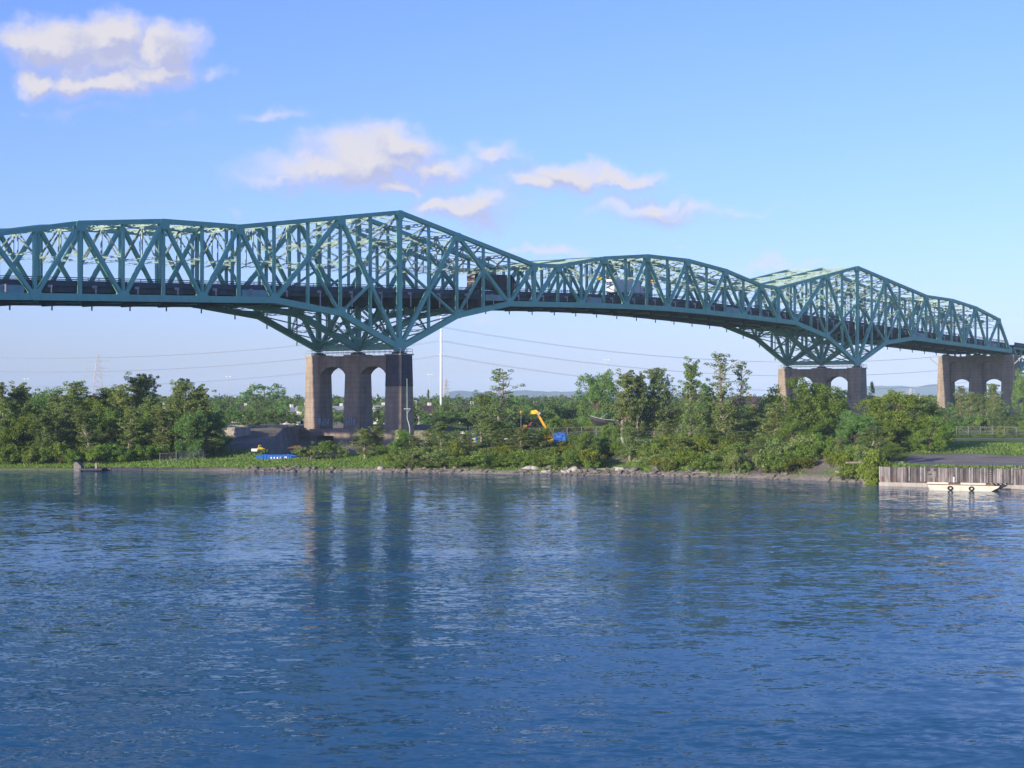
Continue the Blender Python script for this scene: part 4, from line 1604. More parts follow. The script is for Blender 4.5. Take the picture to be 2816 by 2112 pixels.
# mobile crane, storage box, excavator, pickup, toilets
c0 = gpt(1506, 362)
c0.z -= 0.3
r = empty('mobile_crane', c0, 'amber telescopic crane with raised boom behind the bank bushes', 'crane', rz=math.pi)
r.scale = (0.88, 0.88, 0.92)
part(MB().box((0, 0, 0.95), (5.6, 2.4, 0.5)), 'carrier', M['crane_yellow'], r)
part(MB().prism([(-1.0, 1.2), (1.3, 1.2), (1.3, 2.2), (0.8, 2.6), (-1.0, 2.6)], (0, -1.0, 0), (1, 0, 0), (0, 0, 1), (0, 1, 0), 0.95), 'cab', M['crane_yellow'], r)
part(MB().box((0.3, -1.01, 2.05), (1.2, 0.04, 0.6)), 'window', M['glass'], r)
for x in (-1.8, 1.8):
    for s in (-1, 1):
        wheel(r, x, s * 1.1, 0.6, 0.4)
bdir = Vector((0.51, 0, 0.86)).normalized()
b0 = Vector((-0.5, 0.3, 1.9))
boom = part(MB().bar(b0, b0 + bdir * 4.6, 0.5, 0.62, up=(0, 1, 0)), 'boom', M['crane_yellow'], r)
part(MB().bar(b0 + bdir * 4.55, b0 + bdir * 5.5, 0.36, 0.46, up=(0, 1, 0)), 'boom_extension', M['orange'], boom)
hd = b0 + bdir * 5.9
part(MB().prism([(-0.5, -0.05), (0.1, -0.35), (1.5, -0.62), (1.75, -0.2), (1.1, 0.3), (0.1, 0.5)], (hd.x, hd.y - 0.4, hd.z), (1, 0, 0), (0, 0, 1), (0, 1, 0), 0.8), 'boom_head', M['yellow'], boom)
part(MB().box((hd.x - 0.5, hd.y, hd.z - 0.25), (0.7, 0.5, 0.5)), 'head_joint', M['galv'], boom)

r = empty('blue_storage_box', gpt(1540, 356), 'plain blue steel storage box beside the crane', 'container', rz=-0.15)
part(MB().box((0, 0, 1.05), (2.4, 2.0, 2.1)), 'body', M['blue'], r)
for k in range(6):
    part(MB().box((-1.0 + k * 0.4, -1.03, 1.05), (0.16, 0.05, 1.9)), 'corrugation', M['blue'], r)
part(MB().box((0, 0, 2.14), (2.46, 2.06, 0.08)), 'roof', M['blue'], r)

r = empty('orange_excavator', gpt(1438, 396), 'orange excavator half hidden behind the tall poplar', 'excavator', rz=0.2)
r.scale = (0.7, 0.7, 0.78)
part(MB().box((0, 0, 0.5), (3.0, 2.2, 0.8)), 'track', M['black'], r)
part(MB().prism([(-1.4, 1.0), (1.1, 1.0), (1.1, 1.9), (-0.2, 2.1), (-1.4, 1.8)], (0, -1.0, 0), (1, 0, 0), (0, 0, 1), (0, 1, 0), 2.0), 'house', M['orange'], r)
part(MB().box((0.6, -0.5, 2.5), (1.0, 0.9, 1.3)), 'cab', M['orange'], r)
part(MB().bar((1.0, 0.3, 1.8), (2.8, 0.3, 3.9), 0.35, 0.45, up=(0, 1, 0)), 'boom', M['red'], r)
part(MB().bar((2.8, 0.3, 3.9), (4.6, 0.3, 3.6), 0.3, 0.35, up=(0, 1, 0)), 'stick', M['maroon'], r)
part(MB().prism([(4.4, 3.6), (4.9, 3.4), (5.0, 2.8), (4.5, 2.9)], (0, -0.2, 0), (1, 0, 0), (0, 0, 1), (0, 1, 0), 0.9), 'bucket', M['black'], r)
part(MB().tube([(-0.6, 0.2, 2.0), (-0.6, 0.2, 6.6)], 0.05, 5), 'mast', M['galv'], r)
part(MB().tube([(-0.6, 0.2, 6.4), (-0.6, 0.2, 6.6), (-0.6, 0.2, 7.0), (-0.6, 0.2, 7.2)], [0.1, 0.3, 0.3, 0.1], 8), 'beacon', M['orange'], r)


def car(p, rz, paint, label, group=None, name='parked_car', cat='car', roof=None):
    r = empty(name, p, label, cat, group, rz)
    part(MB().prism([(-2.1, 0.35), (2.1, 0.35), (2.15, 0.75), (1.2, 0.92), (-1.9, 0.95), (-2.15, 0.8)], (0, -0.85, 0), (1, 0, 0), (0, 0, 1), (0, 1, 0), 1.7), 'body', M[paint], r)
    part(MB().prism([(-1.7, 0.95), (1.0, 0.93), (0.35, 1.45), (-1.2, 1.48)], (0, -0.75, 0), (1, 0, 0), (0, 0, 1), (0, 1, 0), 1.5), 'roof', M[roof or paint], r)
    part(MB().prism([(-1.45, 1.0), (0.8, 0.98), (0.28, 1.38), (-1.1, 1.40)], (0, -0.765, 0), (1, 0, 0), (0, 0, 1), (0, 1, 0), 1.53), 'window', M['glass'], r)
    for x in (-1.35, 1.3):
        for s in (-1, 1):
            wheel(r, x, s * 0.8, 0.33, 0.2)
    return r


car(gpt(1430, 372), 0.1, 'red', 'red pickup with white cab roof parked left of the crane', name='pickup_truck', cat='pickup', roof='white_paint')
car(gpt(1415, 369), 0.6, 'white_paint', 'white car in front of the red pickup')
car(gpt(1462, 372), 0.1, 'white_body', 'pale car between the red pickup and the crane')
car(P(628, 520, z=ground(-81, 520)), 0.2, 'white_paint', 'white car parked among trees left of the first pier')
car(gpt(1058, 372), 0.0, 'white_paint', 'white car at the right foot of the first pier', 'cars at the first pier')
car(gpt(1125, 372), 0.1, 'galv', 'silver car right of the bent pipe at the first pier', 'cars at the first pier')
car(gpt(1978, 384), 0.1, 'navy', 'dark car parked behind the tallest pale poplar')
car(gpt(1855, 372), 0.1, 'galv', 'silver car parked on the gravel road between poplars')

for px, lb in ((1268, 'portable toilet with blue body and white domed roof, left one of the pair'), (1303, 'portable toilet with blue body and white domed roof, right one of the pair')):
    r = empty('portable_toilet', gpt(px, 368), lb, 'portable toilet', 'portable toilets by the fence')
    part(MB().box((0, 0, 1.0), (1.5, 1.3, 2.0)), 'cabin', M['blue'], r)
    part(MB().box((0, -0.66, 0.95), (0.8, 0.04, 1.8)), 'door', M['white_body'], r)
    part(MB().prism([(-0.8, 0), (0.8, 0), (0.72, 0.35), (0.4, 0.62), (-0.4, 0.62), (-0.72, 0.35)], (0, -0.7, 2.0), (1, 0, 0), (0, 0, 1), (0, 1, 0), 1.4), 'roof', M['white_paint'], r)

# green tractor on the gravel track
r = empty('green_tractor', gpt(1697, 356), 'small bright green tractor on the gravel track', 'tractor', rz=0.1)
part(MB().prism([(-0.7, 0.6), (1.2, 0.55), (1.25, 1.15), (0.2, 1.3), (-0.7, 1.2)], (0, -0.4, 0), (1, 0, 0), (0, 0, 1), (0, 1, 0), 0.8), 'body', M['green'], r)
b = MB()
for x in (-0.75, 0.15):
    for s in (-0.45, 0.45):
        b.bar((x, s, 1.2), (x, s, 2.35), 0.08, 0.08)
b.box((-0.3, 0, 2.4), (1.2, 1.1, 0.1))
part(b, 'roll_cage', M['green'], r)
for x, rr_ in ((-0.45, 0.55), (0.95, 0.36)):
    for s in (-1, 1):
        wheel(r, x, s * 0.6, rr_, 0.3)
r = empty('white_gate_post', gpt(1778, 352), 'white tubular gate frame beside the gravel track', 'gate frame')
part(MB().tube([(-0.2, 0, 0), (-0.2, 0, 1.9), (0.3, 0, 1.9), (0.3, 0, 1.6)], 0.06, 6), 'frame', M['white_paint'], r)
r = empty('white_barrel', gpt(1783, 351.5), 'white barrel standing beside the tubular gate frame', 'barrel')
part(MB().tube([(0, 0, 0), (0, 0, 0.1), (0, 0, 0.9), (0, 0, 1.0)], [0.26, 0.3, 0.3, 0.24], 10), 'barrel', M['white_paint'], r)

# boat laid up among the trees
bo = gpt(1690, 398)
r = empty('laid_up_boat', bo, 'dark hulled boat laid up high on trestles among the trees', 'boat', rz=math.pi + 0.15)
b = MB()
st = [(-5.0, 1.45, 1.25, 0.55), (-3.0, 1.6, 1.25, 0.15), (0, 1.65, 1.35, 0.0), (2.5, 1.35, 1.6, 0.05), (4.2, 0.75, 1.95, 0.35), (5.4, 0.06, 2.35, 1.3)]
o = 0
for (x, w, top, bot) in st:
    for (y, z) in ((-w, top), (-w * 0.93, (top + bot) / 2 + 0.1), (-w * 0.35, bot + 0.05), (0, bot), (w * 0.35, bot + 0.05), (w * 0.93, (top + bot) / 2 + 0.1), (w, top)):
        b.v.append((x, y, z + 2.0))
for i in range(len(st) - 1):
    for j in range(6):
        b.f.append((i * 7 + j, (i + 1) * 7 + j, (i + 1) * 7 + j + 1, i * 7 + j + 1))
    b.f.append((i * 7, i * 7 + 6, (i + 1) * 7 + 6, (i + 1) * 7))
b.f.append(tuple(range(7)))
part(b, 'hull', M['black'], r)
b = MB()
for s in (-1, 1):
    for (x0, w0, t0, _), (x1, w1, t1, _) in zip(st, st[1:]):
        b.bar((x0, s * w0, t0 + 2.04), (x1, s * w1, t1 + 2.04), 0.09, 0.08)
part(b, 'gunwale', M['pylon'], r)
part(MB().prism([(-3.6, 3.3), (-0.6, 3.3), (-0.9, 4.4), (-3.6, 4.4)], (0, -0.9, 0), (1, 0, 0), (0, 0, 1), (0, 1, 0), 1.8), 'cabin', M['wood'], r)
part(MB().tube([(3.4, 0, 3.6), (1.6, 0, 4.9)], 0.06, 5), 'bow_spar', M['galv'], r)
for x in (-3.4, -0.5, 2.6):
    b = MB()
    for s in (-1, 1):
        b.bar((x, s * 1.4, -0.1), (x, s * 0.5, 2.3), 0.2, 0.2)
    b.bar((x, -1.3, 0.9), (x, 1.3, 0.9), 0.15, 0.15)
    part(b, 'trestle', M['wood'], r)


# ------------------------------------------------------------------ chain link fences
M['fence_steel'] = material('dull_fence_steel', (0.17, 0.175, 0.17), (0.25, 0.255, 0.25), rough=0.8, scale=3.0)
M['mesh_wire'] = material('grey_chain_link', (0.22, 0.23, 0.23), (0.3, 0.31, 0.31), rough=0.7)


def fence(pts, h, label, step=3.0, mid=True):
    """pts: list of ground (X, Y)."""
    p0 = Vector((pts[0][0], pts[0][1], ground(*pts[0])))
    r = empty('chain_link_fence', p0, label, 'fence')
    for (a, c) in zip(pts, pts[1:]):
        a, c = Vector((*a, 0)), Vector((*c, 0))
        ln = (c - a).length
        m = max(1, round(ln / step))
        q = [a + (c - a) * i / m for i in range(m + 1)]
        q = [Vector((v.x, v.y, ground(v.x, v.y))) for v in q]
        for v in q[:-1] + ([q[-1]] if c == Vector((*pts[-1], 0)) else []):
            MB().tube([v - Vector((0, 0, .3)), v + Vector((0, 0, h + 0.08))], 0.055, 6).build('post', M['fence_steel'], r)
        tp = MB()
        w = MB()
        for u, v in zip(q, q[1:]):
            tp.tube([u + Vector((0, 0, h)), v + Vector((0, 0, h))], 0.032, 5)
            if mid:
                tp.tube([u + Vector((0, 0, h * .52)), v + Vector((0, 0, h * .52))], 0.02, 4)
            k = int((v - u).length / 0.32)
            for i in range(k):
                f = i / k
                e = u + (v - u) * f
                g = u + (v - u) * min(1, f + h / (v - u).length * 0.5)
                w.bar(e + Vector((0, 0, .05)), g + Vector((0, 0, h)), 0.022, 0.01)
                w.bar(g + Vector((0, 0, .05)), e + Vector((0, 0, h)), 0.022, 0.01)
        tp.build('top_rail', M['fence_steel'], r)
        tag(w.build('wire_netting', M['mesh_wire'], r), kind='stuff')
    return r


fence([((1158 - CXP) / FPX * 380, 380), ((1330 - CXP) / FPX * 388, 388), ((1560 - CXP) / FPX * 392, 392), ((1800 - CXP) / FPX * 390, 390), ((2180 - CXP) / FPX * 380, 380)], 2.1, 'galvanised chain link fence running behind the bank from first pier to round tree')
fence([((2630 - CXP) / FPX * 398, 398), ((2830 - CXP) / FPX * 392, 392), ((3000 - CXP) / FPX * 388, 388)], 2.2, 'chain link fence on the far right behind the grass verge', 2.6)
fence([((440 - CXP) / FPX * 349, 349), ((485 - CXP) / FPX * 350, 350), ((560 - CXP) / FPX * 356, 356)], 1.9, 'short chain link fence on the left grassy bank', 3.2, False)

# ------------------------------------------------------------------ poles, power line, pylons, masts
PLY = 605.0


def wire(name, a, c, sag, label, parent=None, rad_=0.032):
    b = MB()
    pts = [a.lerp(c, i / 40) - Vector((0, 0, sag * 4 * (i / 40) * (1 - i / 40))) for i in range(41)]
    b.tube(pts, rad_, 4, cap=False)
    o = b.build(name, M['wire'], parent)
    if parent is None:
        tag(o, label, 'power line', 'cables of the power line')
    return o


def big_pole(px, label, PLY=PLY):
    g = P(px, PLY, z=ground((px - CXP) / FPX * PLY, PLY))
    r = empty('transmission_pole', g, label, 'power pole')
    top = CAM_H + (HYP - 868) / FPX * PLY - g.z
    part(MB().tube([(0, 0, -0.5), (0, 0, top)], [0.5, 0.30], 12), 'pole', M['white_paint'], r, True)
    arms = []
    for y in (899, 937, 977):
        z = CAM_H + (HYP - y) / FPX * PLY - g.z
        b = MB()
        b.bar((0, 0, z - 0.5), (-1.0, -0.3, z + 0.35), 0.16, 0.18)
        b.bar((0, 0, z - 0.5), (1.0, 0.3, z + 0.35), 0.16, 0.18)
        a_ = part(b, 'cross_arm', M['white_paint'], r)
        for s in (-1, 1):
            part(MB().tube([(s * 1.0, s * 0.3, z + 0.3), (s * 1.0, s * 0.3, z - 0.1)], 0.09, 6), 'insulator', M['galv'], a_)
    return r


big_pole(1213, 'tall white steel transmission pole standing left of the crane')
big_pole(-930, 'white steel transmission pole beyond the left trees')
PLR = 800.0
big_pole(3090, 'white steel transmission pole beyond the right pier', PLR)
for y in (899, 937, 977):
    for s in (-1, 1):
        d = Vector((s * 1.0, s * 0.3, 0))
        wire('power_cable', P(1213, PLY, py=y) + d, P(3090, PLR, py=y) + d, 13.6, 'thin dark power cable sagging to the right of the white pole')
        wire('power_cable', P(-930, PLY, py=y + 4) + d, P(1213, PLY, py=y) + d, 10.2, 'thin dark power cable sagging across the sky left of the white pole')


def pylon(px, topy, Y, label, w=6.0):
    g = P(px, Y, z=ground((px - CXP) / FPX * Y, Y))
    Ht = CAM_H + (HYP - topy) / FPX * Y - g.z
    r = empty('lattice_pylon', g, label, 'pylon', rz=0.3)
    b = MB()
    lev = [0, .16, .31, .45, .57, .67, .76, .84, .92, 1.0]

    def hw(f):
        return w / 2 * (1 - f) ** 1.3 * 1.0 + 0.55 if f < .6 else w / 2 * (0.4) ** 1.3 * (1 - (f - .6) / .4 * .75) + 0.55 * (1 - (f - .6))
    th = max(0.14, Y * 0.00013)
    for f0, f1 in zip(lev, lev[1:]):
        a, c = hw(f0), hw(f1)
        k = [(-1, -1), (1, -1), (1, 1), (-1, 1)]
        for i in range(4):
            x0, y0 = k[i]
            x1, y1 = k[(i + 1) % 4]
            b.bar((x0 * a, y0 * a, f0 * Ht), (x0 * c, y0 * c, f1 * Ht), th * 1.5, th * 1.5)
            b.bar((x0 * a, y0 * a, f0 * Ht), (x1 * c, y1 * c, f1 * Ht), th, th)
            b.bar((x1 * a, y1 * a, f0 * Ht), (x0 * c, y0 * c, f1 * Ht), th, th)
    part(b, 'tower', M['pylon'], r)
    for f in (.6, .73, .86):
        a = w * (0.85 if f < .7 else 0.75)
        c = MB()
        for s in (-1, 1):
            c.bar((0, 0, f * Ht), (s * a, 0, f * Ht + .4), th * 1.2, th * 1.2)
            c.bar((0, 0, f * Ht + 1.5), (s * a, 0, f * Ht + .4), th, th)
            c.tube([(s * a, 0, f * Ht + .3), (s * a, 0, f * Ht - 1.6)], th * 1.1, 5)
        part(c, 'cross_arm', M['pylon'], r)
    return r


pylon(269, 974, 1450, 'pale lattice pylon rising behind the left trees', 12)
pylon(687, 1052, 2900, 'faint distant lattice pylon left of the first pier', 12)
pylon(1226, 1040, 2600, 'faint distant lattice pylon just right of the white pole', 11)
pylon(2504, 1068, 3400, 'faint distant lattice pylon before the right-hand blue hill', 11)


def mast(px, topy, Y, label, group):
    g = P(px, Y, z=ground((px - CXP) / FPX * Y, Y))
    Ht = CAM_H + (HYP - topy) / FPX * Y - g.z
    r = empty('lighting_mast', g, label, 'light mast', group)
    k = Y / 1500
    part(MB().tube([(0, 0, 0), (0, 0, Ht)], [0.28 * max(1, k), 0.15 * max(1, k)], 6), 'mast', M['galv'], r)
    for s in (-1, 1):
        part(MB().box((s * 1.5 * k, 0, Ht + 0.1), (1.3 * k, 0.8 * k, 0.5 * k)), 'lamp_head', M['white_paint'], r)
    part(MB().box((0, 0, Ht - 0.1), (3.4 * k, 0.15 * k, 0.15 * k)), 'bracket', M['galv'], r)


G_MAST = 'tall lighting masts along the distant road'
mast(72, 1042, 1500, 'tall twin-headed lighting mast above the trees at the left edge', G_MAST)
mast(628, 1036, 1500, 'tall twin-headed lighting mast midway between left trees and first pier', G_MAST)
mast(1182, 1030, 1400, 'tall twin-headed lighting mast left of the white transmission pole', G_MAST)
mast(1668, 990, 1000, 'tallest twin-headed lighting mast above the dark round tree', G_MAST)
for px, ty, Y, lb in ((2543, 1096, 600, 'pale street lamp left of the right pier'), (602, 1107, 700, 'pale street lamp behind the trees left of the embankment'), (1145, 1102, 640, 'pale street lamp just right of the first pier'), (1475, 1105, 900, 'pale street lamp in the woods behind the crane'), (2713, 1136, 560, 'short bare grey post before the right pier')):
    X = (px - CXP) / FPX * Y
    g = Vector((X, Y, ground(X, Y)))
    Ht = CAM_H + (HYP - ty) / FPX * Y - g.z
    bare_post = 'bare' in lb
    r = empty('bare_post' if bare_post else 'street_lamp', g, lb, 'post' if bare_post else 'street lamp')
    part(MB().tube([(0, 0, 0), (0, 0, Ht)], 0.28 if bare_post else 0.14, 6), 'post' if not bare_post else 'shaft', M['pylon'], r)
    if not bare_post:
        part(MB().bar((0, 0, Ht), (-1.4, 0, Ht + 0.2), 0.12, 0.12), 'arm', M['galv'], r)
        part(MB().box((-1.6, 0, Ht + 0.15), (1.0, 0.5, 0.4)), 'lamp_head', M['white_paint'], r)

# ------------------------------------------------------------------ houses in the distance
M['brick'] = material('orange_brick', (0.28, 0.17, 0.11), (0.36, 0.23, 0.15), rough=0.9, scale=1.5)
M['stucco'] = material('white_stucco', (0.62, 0.60, 0.56), (0.70, 0.68, 0.64), rough=0.9, scale=0.8)
M['roof'] = material('dark_roof_shingle', (0.07, 0.05, 0.05), (0.11, 0.08, 0.075), rough=0.9, scale=1.0)
M['roof_grey'] = material('grey_roof_sheet', (0.25, 0.26, 0.28), (0.33, 0.34, 0.36), rough=0.7, scale=1.0)


def house(px, Y, w, d, h, wall, roof, label, rz=0.0, group=None, flat=False):
    X = (px - CXP) / FPX * Y
    r = empty('house', (X, Y, ground(X, Y)), label, 'house', group, rz)
    wl = part(MB().box((0, 0, h / 2), (w, d, h)), 'wall', M[wall], r)
    if flat:
        part(MB().box((0, 0, h + 0.2), (w + 0.4, d + 0.4, 0.4)), 'roof', M[roof], r)
    else:
        rf = part(MB().prism([(-d / 2 - 0.5, 0), (d / 2 + 0.5, 0), (0, d * 0.36)], (-w / 2 - 0.4, 0, h + 0.002), (0, 1, 0), (0, 0, 1), (1, 0, 0), w + 0.8), 'roof', M[roof], r)
        part(MB().box((w * 0.25, 0.6, h + d * 0.36), (0.9, 0.9, 1.8)), 'chimney', M[wall], rf)
    ns = max(1, int(h / 3))
    nw = max(2, int(w / 2.8))
    for f in range(ns):
        for i in range(nw):
            x = -w / 2 + w * (i + 0.5) / nw
            wn_ = part(MB().box((x, -d / 2 - 0.02, f * 3 + 1.6), (1.15, 0.08, 1.4)), 'window', M['white_paint'], r)
            part(MB().box((x, -d / 2 - 0.06, f * 3 + 1.6), (0.9, 0.06, 1.15)), 'pane', M['glass'], wn_)
    return r


house(1912, 640, 8, 7, 7.4, 'brick', 'roof', 'orange brick house between the tall poplars, left one of two', 0.35)
house(2050, 640, 8, 7, 6.6, 'brick', 'roof', 'orange brick house just left of the pier behind the round tree', 0.2)
house(1852, 690, 16, 9, 4.6, 'roof_grey', 'roof_grey', 'low grey shed seen between two poplars', 0.1, flat=True)
house(1780, 560, 7, 6, 3.2, 'stucco', 'roof', 'low white hut with dark roof behind the poplars', 0.2)
house(795, 560, 4.2, 4, 4.2, 'stucco', 'roof_grey', 'white house in the trees left of the first pier', 0.5)
house(835, 540, 3.6, 4, 5.0, 'stucco', 'roof_grey', 'white house whose wall touches the edge of the first pier', 0.3)
house(930, 600, 4.5, 4, 4.6, 'stucco', 'roof_grey', 'white house seen through the left arch of the first pier', 0.3)
house(1047, 600, 4.0, 4, 4.8, 'stucco', 'roof_grey', 'white house seen through the right arch of the first pier', 0.3)
house(660, 640, 8, 6, 4.0, 'stucco', 'roof', 'small pale house among trees behind the concrete block', 0.2)
house(475, 560, 6, 5, 7.2, 'stucco', 'roof_grey', 'white building with flat roof glimpsed through the left grove', 0.1, flat=True)
house(1285, 640, 8, 7, 4.2, 'stucco', 'roof', 'white house in the woods right of the transmission pole', 0.4)
house(1170, 560, 6, 6, 4.4, 'stucco', 'roof', 'white house among trees right of the first pier', 0.4)
house(2625, 720, 8, 6, 4.8, 'stucco', 'roof', 'white house behind the left opening of the right pier', 0.2)

# ================================================================== rocks
M['rock'] = material('grey_rock', (0.10, 0.09, 0.078), (0.23, 0.205, 0.175), rough=0.95, scale=1.6, coord='World', bump=0.6, bscale=5)
M['rock_pale'] = material('pale_rock', (0.34, 0.31, 0.27), (0.46, 0.43, 0.38), rough=0.95, scale=1.6, coord='World', bump=0.6, bscale=5)
phi = (1 + 5 ** 0.5) / 2
ICO_V = np.array([(-1, phi, 0), (1, phi, 0), (-1, -phi, 0), (1, -phi, 0), (0, -1, phi), (0, 1, phi), (0, -1, -phi), (0, 1, -phi), (phi, 0, -1), (phi, 0, 1), (-phi, 0, -1), (-phi, 0, 1)]) / math.hypot(1, phi)
ICO_F = np.array([(0, 11, 5), (0, 5, 1), (0, 1, 7), (0, 7, 10), (0, 10, 11), (1, 5, 9), (5, 11, 4), (11, 10, 2), (10, 7, 6), (7, 1, 8), (3, 9, 4), (3, 4, 2), (3, 2, 6), (3, 6, 8), (3, 8, 9), (4, 9, 5), (2, 4, 11), (6, 2, 10), (8, 6, 7), (9, 8, 1)])


def rocks(n, xr, smin, smax, dmax, seed):
    g = np.random.default_rng(seed)
    V, F = [], []
    o = 0
    for _ in range(n):
        X = g.uniform(*xr)
        if float(vnoise(X, 3.0, 7.0, 31)) * 1.25 < g.random() and not (1 < X < 23 and g.random() < .6):
            continue
        D = abs(g.normal(0.6, dmax * 0.5))
        Y = float(shore(X)) + D + (float(vnoise(X, shore(X), 5.0, 1)) - 0.5) * -1.6
        s = smin + (smax - smin) * g.random() ** 3.5
        v = ICO_V * (1 + g.normal(0, 0.16, (12, 1))) * np.array([s * g.uniform(.8, 1.8), s * g.uniform(.6, 1.2), s * g.uniform(.28, .7)])
        a = g.uniform(0, 6.28)
        v = v @ np.array([[math.cos(a), -math.sin(a), 0], [math.sin(a), math.cos(a), 0], [0, 0, 1]])
        z = max(ground(X, Y), -0.15)
        V.append(v + np.array([X, Y, z + s * 0.12]))
        F.append(ICO_F + o)
        o += 12
    return np.concatenate(V), np.concatenate(F)


v, f = rocks(2000, (-52, 57), 0.06, 0.62, 1.5, 5)
o = bpy.data.objects.new('riprap_stones', arr_mesh('riprap_stones', v, f, M['rock']))
COL.objects.link(o)
tag(o, kind='stuff')
rk = random.Random(9)
rock_me = []
for k in range(6):
    g = np.random.default_rng(40 + k)
    vv = ICO_V * (1 + g.normal(0, 0.15, (12, 1))) * np.array([1.2, 0.9, 0.7])
    rock_me.append(arr_mesh('boulder', vv, ICO_F, M['rock'] if k % 3 else M['rock_pale']))
for k in range(44):
    px = rk.choice([rk.uniform(1440, 1720), rk.uniform(1440, 1720), rk.uniform(1000, 2400), rk.uniform(1700, 1860)])
    Y0 = 320
    for _ in range(3):
        X = (px - CXP) / FPX * Y0
        Y0 = float(shore(X)) + 1.2
    Y = Y0 + rk.uniform(-0.6, 2.6)
    s = rk.uniform(0.45, 0.95)
    o = bpy.data.objects.new('boulder', rock_me[k % 6])
    COL.objects.link(o)
    o.location = (X, Y, max(0, ground(X, Y)) + s * 0.2)
    o.scale = (s * rk.uniform(.8, 1.4), s, s * rk.uniform(.7, 1.1))
    o.rotation_euler = (rk.uniform(-.3, .3), rk.uniform(-.3, .3), rk.uniform(0, 6))
    tag(o, 'grey angular boulder lying along the stony waterline of the bank', 'boulder', 'boulders along the waterline')
r = None
for (px, dy, ln, rz_) in ((2380, 1.5, 9, -0.05), (1930, 0.8, 3.5, 0.2), (1660, 2.2, 2.5, 0.1)):
    Y0 = 310
    for _ in range(3):
        X = (px - CXP) / FPX * Y0
        Y0 = float(shore(X)) + dy
    lb = {2380: 'long pale driftwood log lying left of the quay wall', 1930: 'short pale driftwood log under the leaning poplar', 1660: 'small driftwood log on the stones below the bushes'}[px]
    b = MB().tube([(-ln / 2, 0, 0.1), (-ln / 6, 0.15, 0.16), (ln / 6, -0.1, 0.14), (ln / 2, 0.1, 0.22)], [0.16, 0.2, 0.18, 0.1], 7)
    o = b.build('driftwood_log', M['bark'])
    o.location = (X, Y0, ground(X, Y0) + 0.1)
    o.rotation_euler = (0, 0, rz_)
    tag(o, lb, 'log')


# ================================================================== trees
def leaf_quads(g, centers, radii, per, size, out_bias=0.7):
    n = len(centers)
    c = np.repeat(centers, per, 0)
    rr = np.repeat(radii, per)
    d = g.normal(0, 1, (n * per, 3))
    d /= np.linalg.norm(d, axis=1, keepdims=True) + 1e-9
    rad_ = rr * (0.35 + 0.65 * g.random(n * per) ** 0.6)
    p = c + d * rad_[:, None] * np.array([1, 1, 0.85])
    nr = g.normal(0, 1, (n * per, 3)) * 0.75 + d * out_bias + np.array([0, 0, 0.35])
    nr /= np.linalg.norm(nr, axis=1, keepdims=True) + 1e-9
    a = np.cross(nr, g.normal(0, 1, (n * per, 3)))
    a /= np.linalg.norm(a, axis=1, keepdims=True) + 1e-9
    b = np.cross(nr, a)
    s = (size * g.uniform(0.6, 1.35, n * per))[:, None]
    V = np.stack([p - a * s, p - b * s * 0.62, p + a * s, p + b * s * 0.62], 1).reshape(-1, 3)
    Q = np.arange(n * per * 4).reshape(-1, 4)
    return V, Q


def limb_path(g, p, dirv, ln, n=4, up=0.25, wob=0.18):
    pts = [np.array(p, float)]
    d = np.array(dirv, float)
    for i in range(n):
        d = d + g.normal(0, wob, 3) + np.array([0, 0, up / n])
        d /= np.linalg.norm(d)
        pts.append(pts[-1] + d * ln / n)
    return pts


